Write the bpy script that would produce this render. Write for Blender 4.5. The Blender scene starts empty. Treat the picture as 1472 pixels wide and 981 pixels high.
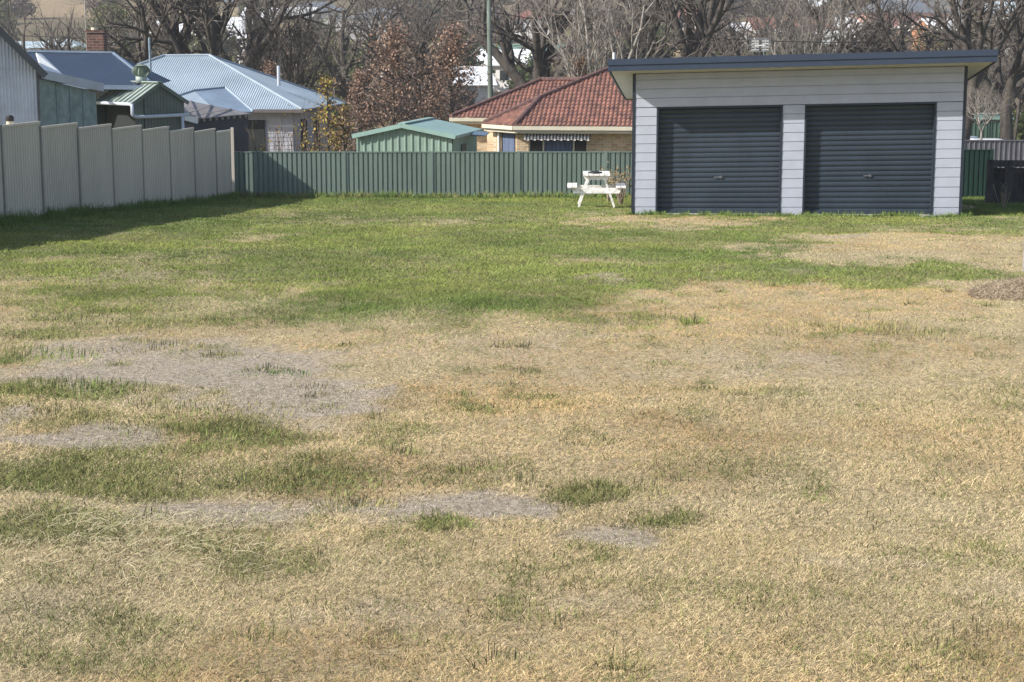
import bpy, math, random
import numpy as np
from mathutils import Vector, Matrix
from math import radians as R, sin, cos, tan, pi

random.seed(7); rng = np.random.default_rng(11)
scene = bpy.context.scene
COL = scene.collection

# ------------------------------------------------------------------ camera maths
F = 2500.0; CX, CY = 736.0, 490.5; HZ = 70.0
CAM = Vector((0, 0, 1.75))
PITCH = math.atan((CY - HZ) / F)
FW = Vector((0, cos(PITCH), -sin(PITCH))); UP = Vector((0, sin(PITCH), cos(PITCH)))
SLOPE = 0.0479

def P(px, py, s):
    """world point seen at photo pixel px,py at depth where the scale is s px per metre"""
    d = Vector((1, 0, 0)) * ((px - CX) / F) + UP * (-(py - CY) / F) + FW
    return CAM + d * (F / s)

def project(X, Y, Z):
    dz = Z - CAM.z
    zc = Y * cos(PITCH) - dz * sin(PITCH)
    yc = Y * sin(PITCH) + dz * cos(PITCH)
    return CX + F * X / zc, CY - F * yc / zc, F / zc

# ------------------------------------------------------------------ numpy noise
def _hash(ix, iy, seed):
    h = (ix.astype(np.int64) * 374761393 + iy.astype(np.int64) * 668265263 + seed * 1442695041) & 0x7fffffff
    h = ((h ^ (h >> 13)) * 1274126177) & 0x7fffffff
    return ((h ^ (h >> 16)) & 0xffff) / 65535.0
def vnoise(x, y, seed=0):
    ix = np.floor(x); iy = np.floor(y); fx = x - ix; fy = y - iy
    fx = fx * fx * (3 - 2 * fx); fy = fy * fy * (3 - 2 * fy)
    ix = ix.astype(np.int64); iy = iy.astype(np.int64)
    a = _hash(ix, iy, seed); b = _hash(ix + 1, iy, seed); c = _hash(ix, iy + 1, seed); d = _hash(ix + 1, iy + 1, seed)
    return (a * (1 - fx) + b * fx) * (1 - fy) + (c * (1 - fx) + d * fx) * fy
def fbm(x, y, seed=0, o=4):
    t = 0; a = .5; n = 0
    for i in range(o):
        t = t + a * vnoise(x * 2 ** i, y * 2 ** i, seed + i * 17); n += a; a *= .5
    return t / n

# ------------------------------------------------------------------ terrain
def terrain(X, Y):
    X = np.asarray(X, float); Y = np.asarray(Y, float)
    z = np.interp(Y, [-60, 0, 112, 150, 175, 260, 400, 600, 900, 1600], [2.9, 0, -5.365, -6.2, -6.0, -.6, 8.0, 24.0, 60, 62])
    lawn = np.clip((49 - Y) / 4, 0, 1)
    z = z + lawn * (.08 * (fbm(X * .35, Y * .25, 3) - .5) + .07 * (fbm(X * 1.6, Y * 1.2, 5) - .5))
    # rise towards the pale fence
    fl = X - (-12.70 + .108 * Y)
    z = z + lawn * .14 * np.exp(-np.clip(fl, 0, None) / 1.6) * np.clip((44 - Y) / 10, 0, 1)
    far = np.clip((Y - 170) / 120, 0, 1)
    z = z + far * 9 * (fbm(X * .008 + 3, Y * .008, 9) - .5)
    z = z + np.clip((Y - 330) / 300, 0, 1) * 12 * (fbm(X * .02, Y * .015, 12) - .5)
    return z
def gz(x, y): return float(terrain(np.array([x]), np.array([y]))[0])

# ------------------------------------------------------------------ materials
MATS = {}
def mat(name, color, rough=.8, var=.12, scale=6., bump=0., bscale=40., metal=0., col2=None, stretch=None, spec=.4, detail=5):
    if name in MATS: return MATS[name]
    m = bpy.data.materials.new(name); m.use_nodes = True; nt = m.node_tree; N = nt.nodes; L = nt.links
    b = N['Principled BSDF']; b.inputs['Roughness'].default_value = rough; b.inputs['Metallic'].default_value = metal
    b.inputs['Specular IOR Level'].default_value = spec
    tc = N.new('ShaderNodeTexCoord'); mp = N.new('ShaderNodeMapping'); L.new(tc.outputs['Object'], mp.inputs[0])
    if stretch: mp.inputs['Scale'].default_value = stretch
    n = N.new('ShaderNodeTexNoise'); n.inputs['Scale'].default_value = scale; n.inputs['Detail'].default_value = detail
    n.inputs['Roughness'].default_value = .65
    L.new(mp.outputs[0], n.inputs['Vector'])
    r = N.new('ShaderNodeValToRGB'); L.new(n.outputs[0], r.inputs[0])
    c = color
    lo = [max(0, v * (1 - var * 1.6)) for v in c]; hi = [min(1, v * (1 + var)) for v in c]
    if col2: lo = col2
    r.color_ramp.elements[0].position = .32; r.color_ramp.elements[0].color = (*lo, 1)
    r.color_ramp.elements[1].position = .66; r.color_ramp.elements[1].color = (*hi, 1)
    L.new(r.outputs[0], b.inputs['Base Color'])
    if bump > 0:
        n2 = N.new('ShaderNodeTexNoise'); n2.inputs['Scale'].default_value = bscale; n2.inputs['Detail'].default_value = 4
        L.new(mp.outputs[0], n2.inputs['Vector'])
        bp = N.new('ShaderNodeBump'); bp.inputs['Strength'].default_value = bump; bp.inputs['Distance'].default_value = .02
        L.new(n2.outputs[0], bp.inputs['Height']); L.new(bp.outputs[0], b.inputs['Normal'])
    MATS[name] = m; return m

def mat_attr(name, rough=.75, transl=0., spec=.25, up=0.):
    if name in MATS: return MATS[name]
    m = bpy.data.materials.new(name); m.use_nodes = True; nt = m.node_tree; N = nt.nodes; L = nt.links
    b = N['Principled BSDF']; b.inputs['Roughness'].default_value = rough; b.inputs['Specular IOR Level'].default_value = spec
    a = N.new('ShaderNodeAttribute'); a.attribute_name = 'Col'; L.new(a.outputs['Color'], b.inputs['Base Color'])
    if up > 0:   # blades scatter light all round: soften the facing
        ge = N.new('ShaderNodeNewGeometry'); sc_ = N.new('ShaderNodeVectorMath'); sc_.operation = 'SCALE'; sc_.inputs['Scale'].default_value = 1 - up
        ad = N.new('ShaderNodeVectorMath'); ad.operation = 'ADD'; ad.inputs[1].default_value = (0, 0, up); nm_ = N.new('ShaderNodeVectorMath'); nm_.operation = 'NORMALIZE'
        L.new(ge.outputs['Normal'], sc_.inputs[0]); L.new(sc_.outputs[0], ad.inputs[0]); L.new(ad.outputs[0], nm_.inputs[0]); L.new(nm_.outputs[0], b.inputs['Normal'])
    if transl > 0:
        t = N.new('ShaderNodeBsdfTranslucent'); L.new(a.outputs['Color'], t.inputs['Color'])
        mx = N.new('ShaderNodeMixShader'); mx.inputs[0].default_value = transl
        L.new(b.outputs[0], mx.inputs[1]); L.new(t.outputs[0], mx.inputs[2])
        L.new(mx.outputs[0], N['Material Output'].inputs[0])
    MATS[name] = m; return m

def mat_brick(name, c1, c2, mortar, bw=.24, bh=.086):
    if name in MATS: return MATS[name]
    m = bpy.data.materials.new(name); m.use_nodes = True; nt = m.node_tree; N = nt.nodes; L = nt.links
    b = N['Principled BSDF']; b.inputs['Roughness'].default_value = .9
    tc = N.new('ShaderNodeTexCoord'); sp = N.new('ShaderNodeSeparateXYZ'); L.new(tc.outputs['Object'], sp.inputs[0])
    ad = N.new('ShaderNodeMath'); ad.operation = 'ADD'; L.new(sp.outputs[0], ad.inputs[0]); L.new(sp.outputs[1], ad.inputs[1])
    cb = N.new('ShaderNodeCombineXYZ'); L.new(ad.outputs[0], cb.inputs[0]); L.new(sp.outputs[2], cb.inputs[1])
    br = N.new('ShaderNodeTexBrick'); L.new(cb.outputs[0], br.inputs[0]); br.inputs['Scale'].default_value = 1
    br.inputs['Brick Width'].default_value = bw; br.inputs['Row Height'].default_value = bh; br.inputs['Mortar Size'].default_value = .009
    br.inputs['Color1'].default_value = (*c1, 1); br.inputs['Color2'].default_value = (*c2, 1); br.inputs['Mortar'].default_value = (*mortar, 1)
    n = N.new('ShaderNodeTexNoise'); n.inputs['Scale'].default_value = 5; L.new(tc.outputs['Object'], n.inputs['Vector'])
    mx = N.new('ShaderNodeMixRGB'); mx.blend_type = 'MULTIPLY'; mx.inputs[0].default_value = .5
    L.new(br.outputs['Color'], mx.inputs[1]); L.new(n.outputs[0], mx.inputs[2])
    hs = N.new('ShaderNodeHueSaturation'); hs.inputs['Value'].default_value = 1.35; L.new(mx.outputs[0], hs.inputs['Color'])
    L.new(hs.outputs[0], b.inputs['Base Color'])
    bp = N.new('ShaderNodeBump'); bp.inputs['Strength'].default_value = .5; bp.inputs['Distance'].default_value = .01
    bp.invert = True; L.new(br.outputs['Fac'], bp.inputs['Height']); L.new(bp.outputs[0], b.inputs['Normal'])
    MATS[name] = m; return m

def mat_glass(name, color=(.02, .025, .03)):
    if name in MATS: return MATS[name]
    m = bpy.data.materials.new(name); m.use_nodes = True
    b = m.node_tree.nodes['Principled BSDF']; b.inputs['Base Color'].default_value = (*color, 1)
    b.inputs['Roughness'].default_value = .08; b.inputs['Specular IOR Level'].default_value = .6
    MATS[name] = m; return m

# ------------------------------------------------------------------ object helpers
def tag(o, label=None, cat=None, group=None, kind=None):
    if label: o['label'] = label
    if cat: o['category'] = cat
    if group: o['group'] = group
    if kind: o['kind'] = kind
    return o
def thing(name, label, cat, loc=(0, 0, 0), rz=0., group=None):
    o = bpy.data.objects.new(name, None); COL.objects.link(o); o.location = loc; o.rotation_euler = (0, 0, rz)
    o.empty_display_size = .2
    return tag(o, label, cat, group)
def kids(o): return [c for c in bpy.data.objects if c.parent == o]
def copy_tree(o, parent=None):
    c = o.copy(); COL.objects.link(c)
    if parent: c.parent = parent
    for ch in kids(o): copy_tree(ch, c)
    return c

def fast_mesh(name, verts, faces_list, colors=None, smooth=False):
    """verts (N,3); faces_list: list of (M,k) int arrays"""
    me = bpy.data.meshes.new(name); verts = np.asarray(verts, np.float32)
    me.vertices.add(len(verts)); me.vertices.foreach_set('co', verts.ravel())
    fl = [np.asarray(f, np.int32) for f in faces_list if len(f)]
    loops = np.concatenate([f.ravel() for f in fl]); tot = np.concatenate([np.full(len(f), f.shape[1], np.int32) for f in fl])
    me.loops.add(len(loops)); me.loops.foreach_set('vertex_index', loops)
    me.polygons.add(len(tot)); st = np.zeros(len(tot), np.int32); st[1:] = np.cumsum(tot)[:-1]
    me.polygons.foreach_set('loop_start', st)
    me.update(calc_edges=True)
    if colors is not None:
        a = me.color_attributes.new('Col', 'FLOAT_COLOR', 'POINT')
        c = np.ones((len(verts), 4), np.float32); c[:, :3] = colors; a.data.foreach_set('color', c.ravel())
    if smooth: me.polygons.foreach_set('use_smooth', np.ones(len(tot), bool))
    return me
def link(name, me, m, parent=None):
    o = bpy.data.objects.new(name, me); COL.objects.link(o)
    if m: me.materials.append(m)
    if parent:
        o.parent = parent
    return o

class MB:
    def __init__(s): s.v = []; s.f = []
    def add(s, vs, fs):
        b = len(s.v); s.v += [tuple(v) for v in vs]; s.f += [tuple(b + i for i in f) for f in fs]; return s
    def box(s, x0, x1, y0, y1, z0, z1):
        return s.add([(x0, y0, z0), (x1, y0, z0), (x1, y1, z0), (x0, y1, z0), (x0, y0, z1), (x1, y0, z1), (x1, y1, z1), (x0, y1, z1)],
                     [(0, 3, 2, 1), (4, 5, 6, 7), (0, 1, 5, 4), (1, 2, 6, 5), (2, 3, 7, 6), (3, 0, 4, 7)])
    def bar(s, p, q, w, h, up=(0, 0, 1)):
        p = Vector(p); q = Vector(q); d = (q - p).normalized(); u = Vector(up)
        a = d.cross(u)
        if a.length < 1e-4: a = d.cross(Vector((0, 1, 0)))
        a.normalize(); b = a.cross(d).normalized(); a = a * w / 2; b = b * h / 2
        vs = [p - a - b, p + a - b, p + a + b, p - a + b, q - a - b, q + a - b, q + a + b, q - a + b]
        return s.add(vs, [(0, 1, 2, 3), (7, 6, 5, 4), (0, 4, 5, 1), (1, 5, 6, 2), (2, 6, 7, 3), (3, 7, 4, 0)])
    def tube(s, pts, rad, n=8, cap=True):
        pts = [Vector(p) for p in pts]
        if not hasattr(rad, '__len__'): rad = [rad] * len(pts)
        b0 = len(s.v); prev = None
        for i, p in enumerate(pts):
            d = (pts[min(i + 1, len(pts) - 1)] - pts[max(i - 1, 0)]).normalized()
            a = d.cross(Vector((0, 0, 1))) if abs(d.z) < .95 else d.cross(Vector((1, 0, 0)))
            a.normalize()
            if prev is not None:
                a2 = prev - d * prev.dot(d)
                if a2.length > 1e-3: a = a2.normalized()
            prev = a; c = d.cross(a)
            for k in range(n):
                t = 2 * pi * k / n; s.v.append(tuple(p + (a * cos(t) + c * sin(t)) * rad[i]))
        for i in range(len(pts) - 1):
            for k in range(n):
                k2 = (k + 1) % n
                s.f.append((b0 + i * n + k, b0 + i * n + k2, b0 + (i + 1) * n + k2, b0 + (i + 1) * n + k))
        if cap:
            s.f.append(tuple(b0 + k for k in range(n))[::-1]); s.f.append(tuple(b0 + (len(pts) - 1) * n + k for k in range(n)))
        return s
    def slab(s, pts, t, n=None):
        """polygon thickened by t against its normal"""
        pts = [Vector(p) for p in pts]
        if n is None:
            n = Vector((0, 0, 0))
            for i in range(len(pts)): n += pts[i].cross(pts[(i + 1) % len(pts)])
            n.normalize()
            if n.z < 0: n = -n
        else: n = Vector(n)
        k = len(pts); lo = [p - n * t for p in pts]
        return s.add(pts + lo, [tuple(range(k)), tuple(range(2 * k - 1, k - 1, -1))] + [(i, k + i, k + (i + 1) % k, (i + 1) % k) for i in range(k)])
    def build(s, name, m, parent=None, smooth=False, bevel=0.):
        me = bpy.data.meshes.new(name); me.from_pydata(s.v, [], s.f)
        import bmesh
        bm = bmesh.new(); bm.from_mesh(me); bmesh.ops.recalc_face_normals(bm, faces=bm.faces); bm.to_mesh(me); bm.free()
        if smooth: me.polygons.foreach_set('use_smooth', np.ones(len(me.polygons), bool))
        o = link(name, me, m, parent)
        if bevel > 0:
            md = o.modifiers.new('bevel', 'BEVEL'); md.width = bevel; md.segments = 2; md.limit_method = 'ANGLE'
        return o

def profile(kind, pitch, depth):
    """(list of (u,h)) for one pitch"""
    if kind == 'sine': return [(pitch * i / 8, depth * (.5 + .5 * cos(2 * pi * i / 8))) for i in range(8)]
    if kind == 'rib': return [(0, 0), (pitch * .10, depth), (pitch * .26, depth), (pitch * .36, 0)]
    if kind == 'broad': return [(0, depth), (pitch * .62, depth), (pitch * .70, 0), (pitch * .92, 0)]
    if kind == 'seam': return [(0, 0), (pitch * .02, depth), (pitch * .10, depth), (pitch * .12, 0)]
    if kind == 'tile': return [(pitch * i / 6, depth * (.5 + .5 * cos(2 * pi * i / 6)) ** .6) for i in range(6)]

def sheet(mb, poly, udir, pitch, depth, kind='sine', thick=.0, course=None, cstep=.0, phase=0.):
    """ribbed sheet covering planar convex polygon (3D), ribs perpendicular to udir"""
    poly = [Vector(p) for p in poly]
    n = Vector((0, 0, 0))
    for i in range(len(poly)): n += (poly[i] - poly[0]).cross(poly[(i + 1) % len(poly)] - poly[0])
    n.normalize()
    u = Vector(udir); u = (u - n * u.dot(n)).normalized(); v = n.cross(u)
    if v.z < -1e-6: v = -v
    if abs(n.z) > 1e-3 and n.z < 0: n = -n
    elif abs(n.z) <= 1e-3 and n.y > 0 and abs(n.y) > .3: n = -n
    o = poly[0]; q = [((p - o).dot(u), (p - o).dot(v)) for p in poly]
    umin = min(a for a, b in q); umax = max(a for a, b in q)
    us = set([umin + 1e-5, umax - 1e-5]); pr = profile(kind, pitch, depth)
    k = math.floor((umin - phase) / pitch)
    samples = []
    while phase + k * pitch < umax:
        for du, h in pr:
            uu = phase + k * pitch + du
            if umin < uu < umax: samples.append((uu, h))
        k += 1
    samples = [(umin + 1e-5, samples[0][1] if samples else 0)] + samples + [(umax - 1e-5, samples[-1][1] if samples else 0)]
    for (a, b) in q:   # corner samples keep the outline
        samples.append((min(max(a, umin + 2e-5), umax - 2e-5), None))
    samples.sort(key=lambda t: t[0])
    S = []
    for i, (a, h) in enumerate(samples):
        if h is None:
            hp = next((s2[1] for s2 in samples[i::-1] if s2[1] is not None), 0); hn = next((s2[1] for s2 in samples[i:] if s2[1] is not None), 0)
            h = (hp + hn) / 2
        S.append((a, h))
    def interval(a):
        vs = []
        for i in range(len(q)):
            (a0, b0), (a1, b1) = q[i], q[(i + 1) % len(q)]
            if (a0 - a) * (a1 - a) <= 0 and abs(a1 - a0) > 1e-9:
                vs.append(b0 + (b1 - b0) * (a - a0) / (a1 - a0))
        return (min(vs), max(vs)) if vs else (0, 0)
    iv = [interval(a) for a, h in S]
    def pt(a, b, h): return o + u * a + v * b + n * h
    if course is None:
        base = len(mb.v)
        for (a, h), (lo, hi) in zip(S, iv): mb.v += [tuple(pt(a, lo, h)), tuple(pt(a, hi, h))]
        for i in range(len(S) - 1):
            mb.f.append((base + 2 * i, base + 2 * i + 2, base + 2 * i + 3, base + 2 * i + 1))
    else:
        vmin = min(b for a, b in q); vmax = max(b for a, b in q); nc = int((vmax - vmin) / course) + 1
        for j in range(nc):
            b0 = vmin + j * course; b1 = b0 + course
            base = len(mb.v); ok = []
            for (a, h), (lo, hi) in zip(S, iv):
                x0 = min(max(b0, lo), hi); x1 = min(max(b1, lo), hi)
                mb.v += [tuple(pt(a, x0, h * .75)), tuple(pt(a, x0, h + cstep)), tuple(pt(a, x1, h))]; ok.append(x1 - x0 > 1e-4)
            for i in range(len(S) - 1):
                if ok[i] or ok[i + 1]:
                    k = base + 3 * i
                    mb.f.append((k, k + 3, k + 4, k + 1)); mb.f.append((k + 1, k + 4, k + 5, k + 2))
    return mb

# ------------------------------------------------------------------ shared materials
M_navy = mat('navy_paint', (.036, .052, .085), .4, .06, 3)
M_trim = mat('dark_navy_trim', (.022, .03, .045), .45, .06, 3)
M_navyd = mat('navy_door_steel', (.034, .047, .064), .4, .12, 1.2, stretch=(1, 1, .4))
M_board = mat('pale_blue_weatherboard', (.40, .425, .50), .6, .05, 2.5, bump=.05, bscale=60)
M_soffit = mat('cream_soffit', (.52, .52, .45), .8, .05, 3)
M_white = mat('white_paint', (.78, .78, .77), .5, .06, 8)
M_woodwhite = mat('worn_white_timber', (.80, .79, .76), .7, .2, 9, bump=.3, bscale=30, col2=(.50, .48, .44), stretch=(1, 1, 1))
M_conc = mat('concrete', (.42, .41, .38), .9, .2, 9, bump=.3)
M_tan = mat('warm_grey_fence_steel', (.55, .495, .425), .42, .07, .8, stretch=(1, 1, .25))
M_tand = mat('fence_post_steel', (.30, .285, .26), .45, .08, 2)
M_green = mat('mist_green_fence_steel', (.165, .215, .188), .45, .12, .9, stretch=(1, 1, .35))
M_dkgreen_and_shade = mat('dark_green_and_fence_shade', (.018, .045, .035), .45, .12, 1)  # garden shed door; also the green fence's end, with shade put into its colour
M_bark = mat('grey_brown_bark', (.075, .064, .056), .95, .35, 5, bump=.8, bscale=14, stretch=(1, 1, .3))
M_twig = mat('purple_brown_twigs', (.23, .195, .17), .9, .3, .6)
M_palebark = mat('pale_grey_bark', (.30, .275, .245), .9, .25, 5)
M_paletwig = mat('pale_twigs', (.26, .225, .19), .9, .25, .8)
M_leaf = mat_attr('leaf_blades', .7, .25)
M_grass = mat_attr('grass_blades', .8, .12, .1, .62)
M_galv = mat('galvanised', (.42, .46, .50), .35, .1, 5, metal=.6)
M_black = mat('black_plastic', (.02, .02, .022), .5, .1, 5)
M_glass = mat_glass('dark_glass')
M_timber = mat('weathered_dark_timber', (.075, .068, .066), .9, .35, 6, bump=.5, bscale=20, stretch=(1, 1, .2))

# ------------------------------------------------------------------ world, sun, camera
SUN_AZ = 68.0; SUN_EL = 34.0        # degrees from -Y towards -X
w = bpy.data.worlds.new('World'); scene.world = w; w.use_nodes = True
nt = w.node_tree; sky = nt.nodes.new('ShaderNodeTexSky'); sky.sky_type = 'NISHITA'; sky.sun_disc = False
sky.sun_elevation = R(SUN_EL); sky.sun_rotation = R(180 + SUN_AZ); sky.air_density = 1.0; sky.dust_density = 1.5
bg = nt.nodes['Background']; bg.inputs[1].default_value = .12; nt.links.new(sky.outputs[0], bg.inputs[0])
sd = Vector((-sin(R(SUN_AZ)) * cos(R(SUN_EL)), -cos(R(SUN_AZ)) * cos(R(SUN_EL)), sin(R(SUN_EL))))
sl = bpy.data.lights.new('sun', 'SUN'); sl.energy = 4.7; sl.angle = R(.5); sl.color = (1, .955, .88)
so = bpy.data.objects.new('sun', sl); COL.objects.link(so); so.rotation_euler = sd.to_track_quat('Z', 'Y').to_euler(); so.location = (0, 0, 40)
cd = bpy.data.cameras.new('camera'); co = bpy.data.objects.new('camera', cd); COL.objects.link(co); scene.camera = co
co.location = CAM; co.rotation_euler = (R(90) - PITCH, 0, 0); cd.sensor_width = 36; cd.lens = F / 1472 * 36; cd.clip_end = 4000; cd.clip_start = .05
vs = scene.view_settings; vs.view_transform = 'Standard'; vs.look = 'None'; vs.exposure = 0.54; vs.gamma = 1
scene.render.engine = 'CYCLES'; scene.cycles.use_denoising = True; scene.cycles.denoising_prefilter = 'NONE'; scene.cycles.denoising_input_passes = 'RGB_ALBEDO_NORMAL'; scene.cycles.max_bounces = 6; scene.cycles.diffuse_bounces = 3; scene.cycles.transparent_max_bounces = 4
#@@GROUND
# ------------------------------------------------------------------ lawn map (patches of living, dead and bare grass)
FL = lambda Y: -12.70 + .108 * Y         # the pale fence line
green_blobs = [  # cx, cy, rx, ry, strength (photo pixels, turned into ground positions)
 (600, 298, 480, 24, 1), (330, 345, 560, 62, 1), (560, 400, 330, 62, 1), (760, 345, 380, 45, 1), (150, 400, 260, 70, .8), (600, 432, 300, 38, .95), (200, 436, 280, 32, .75),
 (1000, 355, 190, 42, 1), (1180, 322, 330, 17, 1), (1420, 328, 120, 13, .9), (1230, 388, 260, 20, .95), (1390, 396, 70, 9, .8), (1060, 395, 160, 16, .8), (930, 408, 120, 14, .7),
 (60, 475, 120, 22, .8), (10, 512, 50, 14, .9), (70, 562, 120, 15, .95), (190, 562, 90, 9, .6), (300, 505, 60, 7, .4), (215, 490, 40, 8, .4),
 (385, 538, 26, 5, .9), (230, 600, 100, 12, .8), (120, 602, 70, 12, .7), (300, 620, 190, 18, .85), (60, 640, 60, 7, .5),
 (200, 672, 360, 32, .95), (450, 655, 140, 24, .8), (600, 610, 60, 12, .45), (430, 680, 160, 20, .7), (480, 672, 60, 12, .6),
 (512, 720, 34, 9, .95), (620, 752, 34, 9, .8), (560, 800, 90, 14, .2), (860, 708, 70, 12, .8), (960, 742, 50, 9, .7), (1150, 708, 24, 5, .9), (1010, 556, 14, 4, .9), (955, 520, 16, 5, .8),
 (752, 535, 26, 5, .7), (665, 535, 30, 7, .5), (535, 528, 34, 6, .6), (720, 580, 30, 7, .6), (790, 560, 36, 6, .5), (945, 460, 34, 7, .6), (998, 462, 9, 6, .8), (868, 480, 20, 6, .5),
 (1215, 473, 60, 7, .65), (1290, 480, 40, 6, .4), (1345, 482, 34, 6, .4), (1040, 690, 40, 8, .4), (1310, 505, 40, 6, .3),
 (120, 770, 240, 36, .7), (320, 765, 180, 30, .65), (40, 830, 110, 18, .5), (430, 790, 70, 18, .45), (130, 880, 160, 26, .35), (60, 930, 120, 26, .35),
 (530, 935, 90, 16, .3), (1400, 935, 120, 26, .5), (1270, 955, 90, 20, .3), (900, 930, 60, 24, .25), (1400, 800, 60, 14, .25)]
bare_blobs = [ # grey dead patches
 (265, 530, 220, 46, 1), (430, 575, 140, 32, 1), (120, 520, 100, 26, .8), (150, 628, 90, 15, 1), (15, 612, 40, 22, .9), (400, 728, 150, 24, 1), (530, 724, 130, 15, 1), (700, 718, 110, 16, 1), (860, 758, 90, 18, .9), (560, 740, 60, 14, .6),
 (855, 400, 40, 7, .9), (800, 425, 60, 8, .5), (190, 400, 60, 14, .7), (230, 425, 80, 10, .5), (1130, 392, 30, 4, .7), (1215, 341, 70, 4, .7), (430, 415, 60, 6, .5), (570, 340, 40, 3, .4),
 (700, 500, 150, 26, .3), (860, 470, 110, 20, .3), (1130, 530, 120, 26, .4), (1040, 510, 90, 20, .3), (900, 530, 130, 14, .3), (520, 880, 130, 30, .35), (60, 870, 90, 20, .3), (1240, 800, 120, 14, .3), (850, 860, 140, 24, .25), (1440, 850, 60, 40, .25)]
straw_blobs = [ # dry openings inside green
 (360, 342, 60, 6, .9), (1290, 362, 210, 18, 1), (1440, 365, 90, 20, 1), (970, 318, 160, 7, 1), (230, 378, 90, 10, .5), (80, 435, 120, 10, .6), (300, 440, 200, 14, .5), (560, 460, 90, 10, .5), (1290, 352, 90, 6, .7)]
ora_blobs = [(1020, 455, 220, 40, 1), (1280, 440, 180, 24, .8), (560, 490, 160, 22, .8), (1200, 500, 260, 34, .6), (900, 500, 60, 12, .8), (1000, 318, 140, 6, .8), (450, 500, 60, 20, .7), (900, 560, 300, 26, .4), (1290, 362, 160, 14, .4), (220, 970, 160, 30, .4), (1100, 950, 120, 30, .4)]
def blobs(px, py, L, rag):
    m = np.zeros_like(px)
    for cx, cy, rx, ry, st in L:
        d = ((px - cx) / rx) ** 2 + ((py - cy) / ry) ** 2
        k = d < 2.6
        v = np.clip((1.15 + .4 * (st >= .95) - d[k]) * .95 + (rag[k] - .5) * 4.6, 0, 1) * st
        m[k] = np.maximum(m[k], v)
    return m
def field(X, Y):
    wx = (fbm(X * .9, Y * .7, 21) - .5); wy = (fbm(X * .9 + 9, Y * .7 + 4, 22) - .5)
    Xw = X + wx * (.25 + .035 * Y); Yw = Y + wy * (.4 + .12 * Y)
    px, py, s = project(Xw, np.maximum(Yw, 3), -SLOPE * Yw)
    rag = .55 * fbm(X * 1.7, Y * .9, 31, 5) + .45 * fbm(X * 6, Y * 3.2, 37, 3)
    rag2 = fbm(X * .7 + 5, Y * .5, 33, 4)
    g = blobs(px, py, green_blobs, .55 * rag + .45 * rag2)
    b = blobs(px, py, bare_blobs, rag)
    st = blobs(px, py, straw_blobs, rag)
    o = blobs(px, py, ora_blobs, rag2)
    # scattered small green tufts through the straw
    t = np.clip((fbm(X * 2.6 + 40, Y * 1.7, 51, 4) - .635) * 7, 0, .3); g = np.maximum(g, t * (1 - .6 * b))
    mott = fbm(X * 4.2, Y * 2.4, 57, 3); g = g * np.clip(.35 + 1.5 * mott, 0, 1.05); b = b * np.clip(.75 + 1.0 * fbm(X * 3 + 3, Y * 1.8, 58, 3), 0, 1); g = np.clip(g, 0, 1)
    # off the left and right of the picture the lawn goes on
    out = (px < -60) | (px > 1540)
    g = np.where(out, np.clip((fbm(X * .3, Y * .2, 61) - .42) * 4, 0, 1), g)
    g = g * (1 - .9 * st) * (1 - .0 * b)
    g = np.minimum(g, 1 - .8 * b)
    right = (px > 1375) & (Y > 37); g = np.where(right, 1, g); b = np.where(right, 0, b)
    # lush strip along fences
    fl = X - FL(Y)
    lush = np.clip(1.1 - fl / 2.6, 0, 1)
    g = np.maximum(g, lush * (Y > 18)); b = b * (1 - g)
    lush = np.maximum(lush, np.clip((Y - 44.5) / 2, 0, 1)); lush = np.where(right, 1, lush)
    return g, b, st, o, lush, rag, rag2
def grass_col(X, Y, g, b, st, o, rag, rag2, n):
    r = rng.random(n)[:, None]
    lv = (.55 + .80 * rng.random(n))[:, None] * (.82 + .4 * fbm(X * 3, Y * 2, 73, 3))[:, None]
    lx = fbm(X * .5, Y * .4, 71)[:, None]
    straw = np.array([.79, .63, .365]) * (1 - r * .3) + np.array([.10, .02, -.03]) * (lx - .5) * 2
    oran = np.array([.74, .49, .235])[None, :]
    grey = np.array([.60, .51, .405])[None, :] * (.85 + .3 * r)
    grn = np.array([.20, .275, .075])[None, :] * (1 - .35 * r) + np.array([.16, .14, .03])[None, :] * np.clip(lx * 1.6 - .45, 0, 1)
    olive = np.array([.34, .33, .13])[None, :]
    nr = np.clip((17 - Y) / 6, 0, 1)[:, None]; grn = grn * (1 - nr) + (grn * .35 + np.array([.15, .145, .06]) * .75) * nr
    grn = grn * (.78 + .5 * fbm(X * 1.3, Y * .8, 78, 3))[:, None]
    on = np.clip(o[:, None] * .8 + np.clip(fbm(X * .55 + 8, Y * .3, 75, 4)[:, None] - .5, 0, 1) * 1.3, 0, .75)
    c = straw * (1 - on) + oran * on
    br = np.clip((fbm(X * 1.1, Y * .7, 76, 4) - .53) * 7, 0, 1)[:, None]; c = c * (1 - .30 * br * np.array([.8, 1, 1.15]))
    c = c * (1 - b[:, None]) + grey * b[:, None]
    pick = (rng.random(n) < np.maximum(.05, g * (.90 - .2 * (rag2 < .45)) * np.where(Y < 16, .72, 1)))[:, None]
    gm = grn * (1 - .3 * (rag[:, None] > .55)) + olive * .3 * (rag[:, None] > .55)
    c = np.where(pick, gm, c)
    return c * lv, pick[:, 0]

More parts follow.
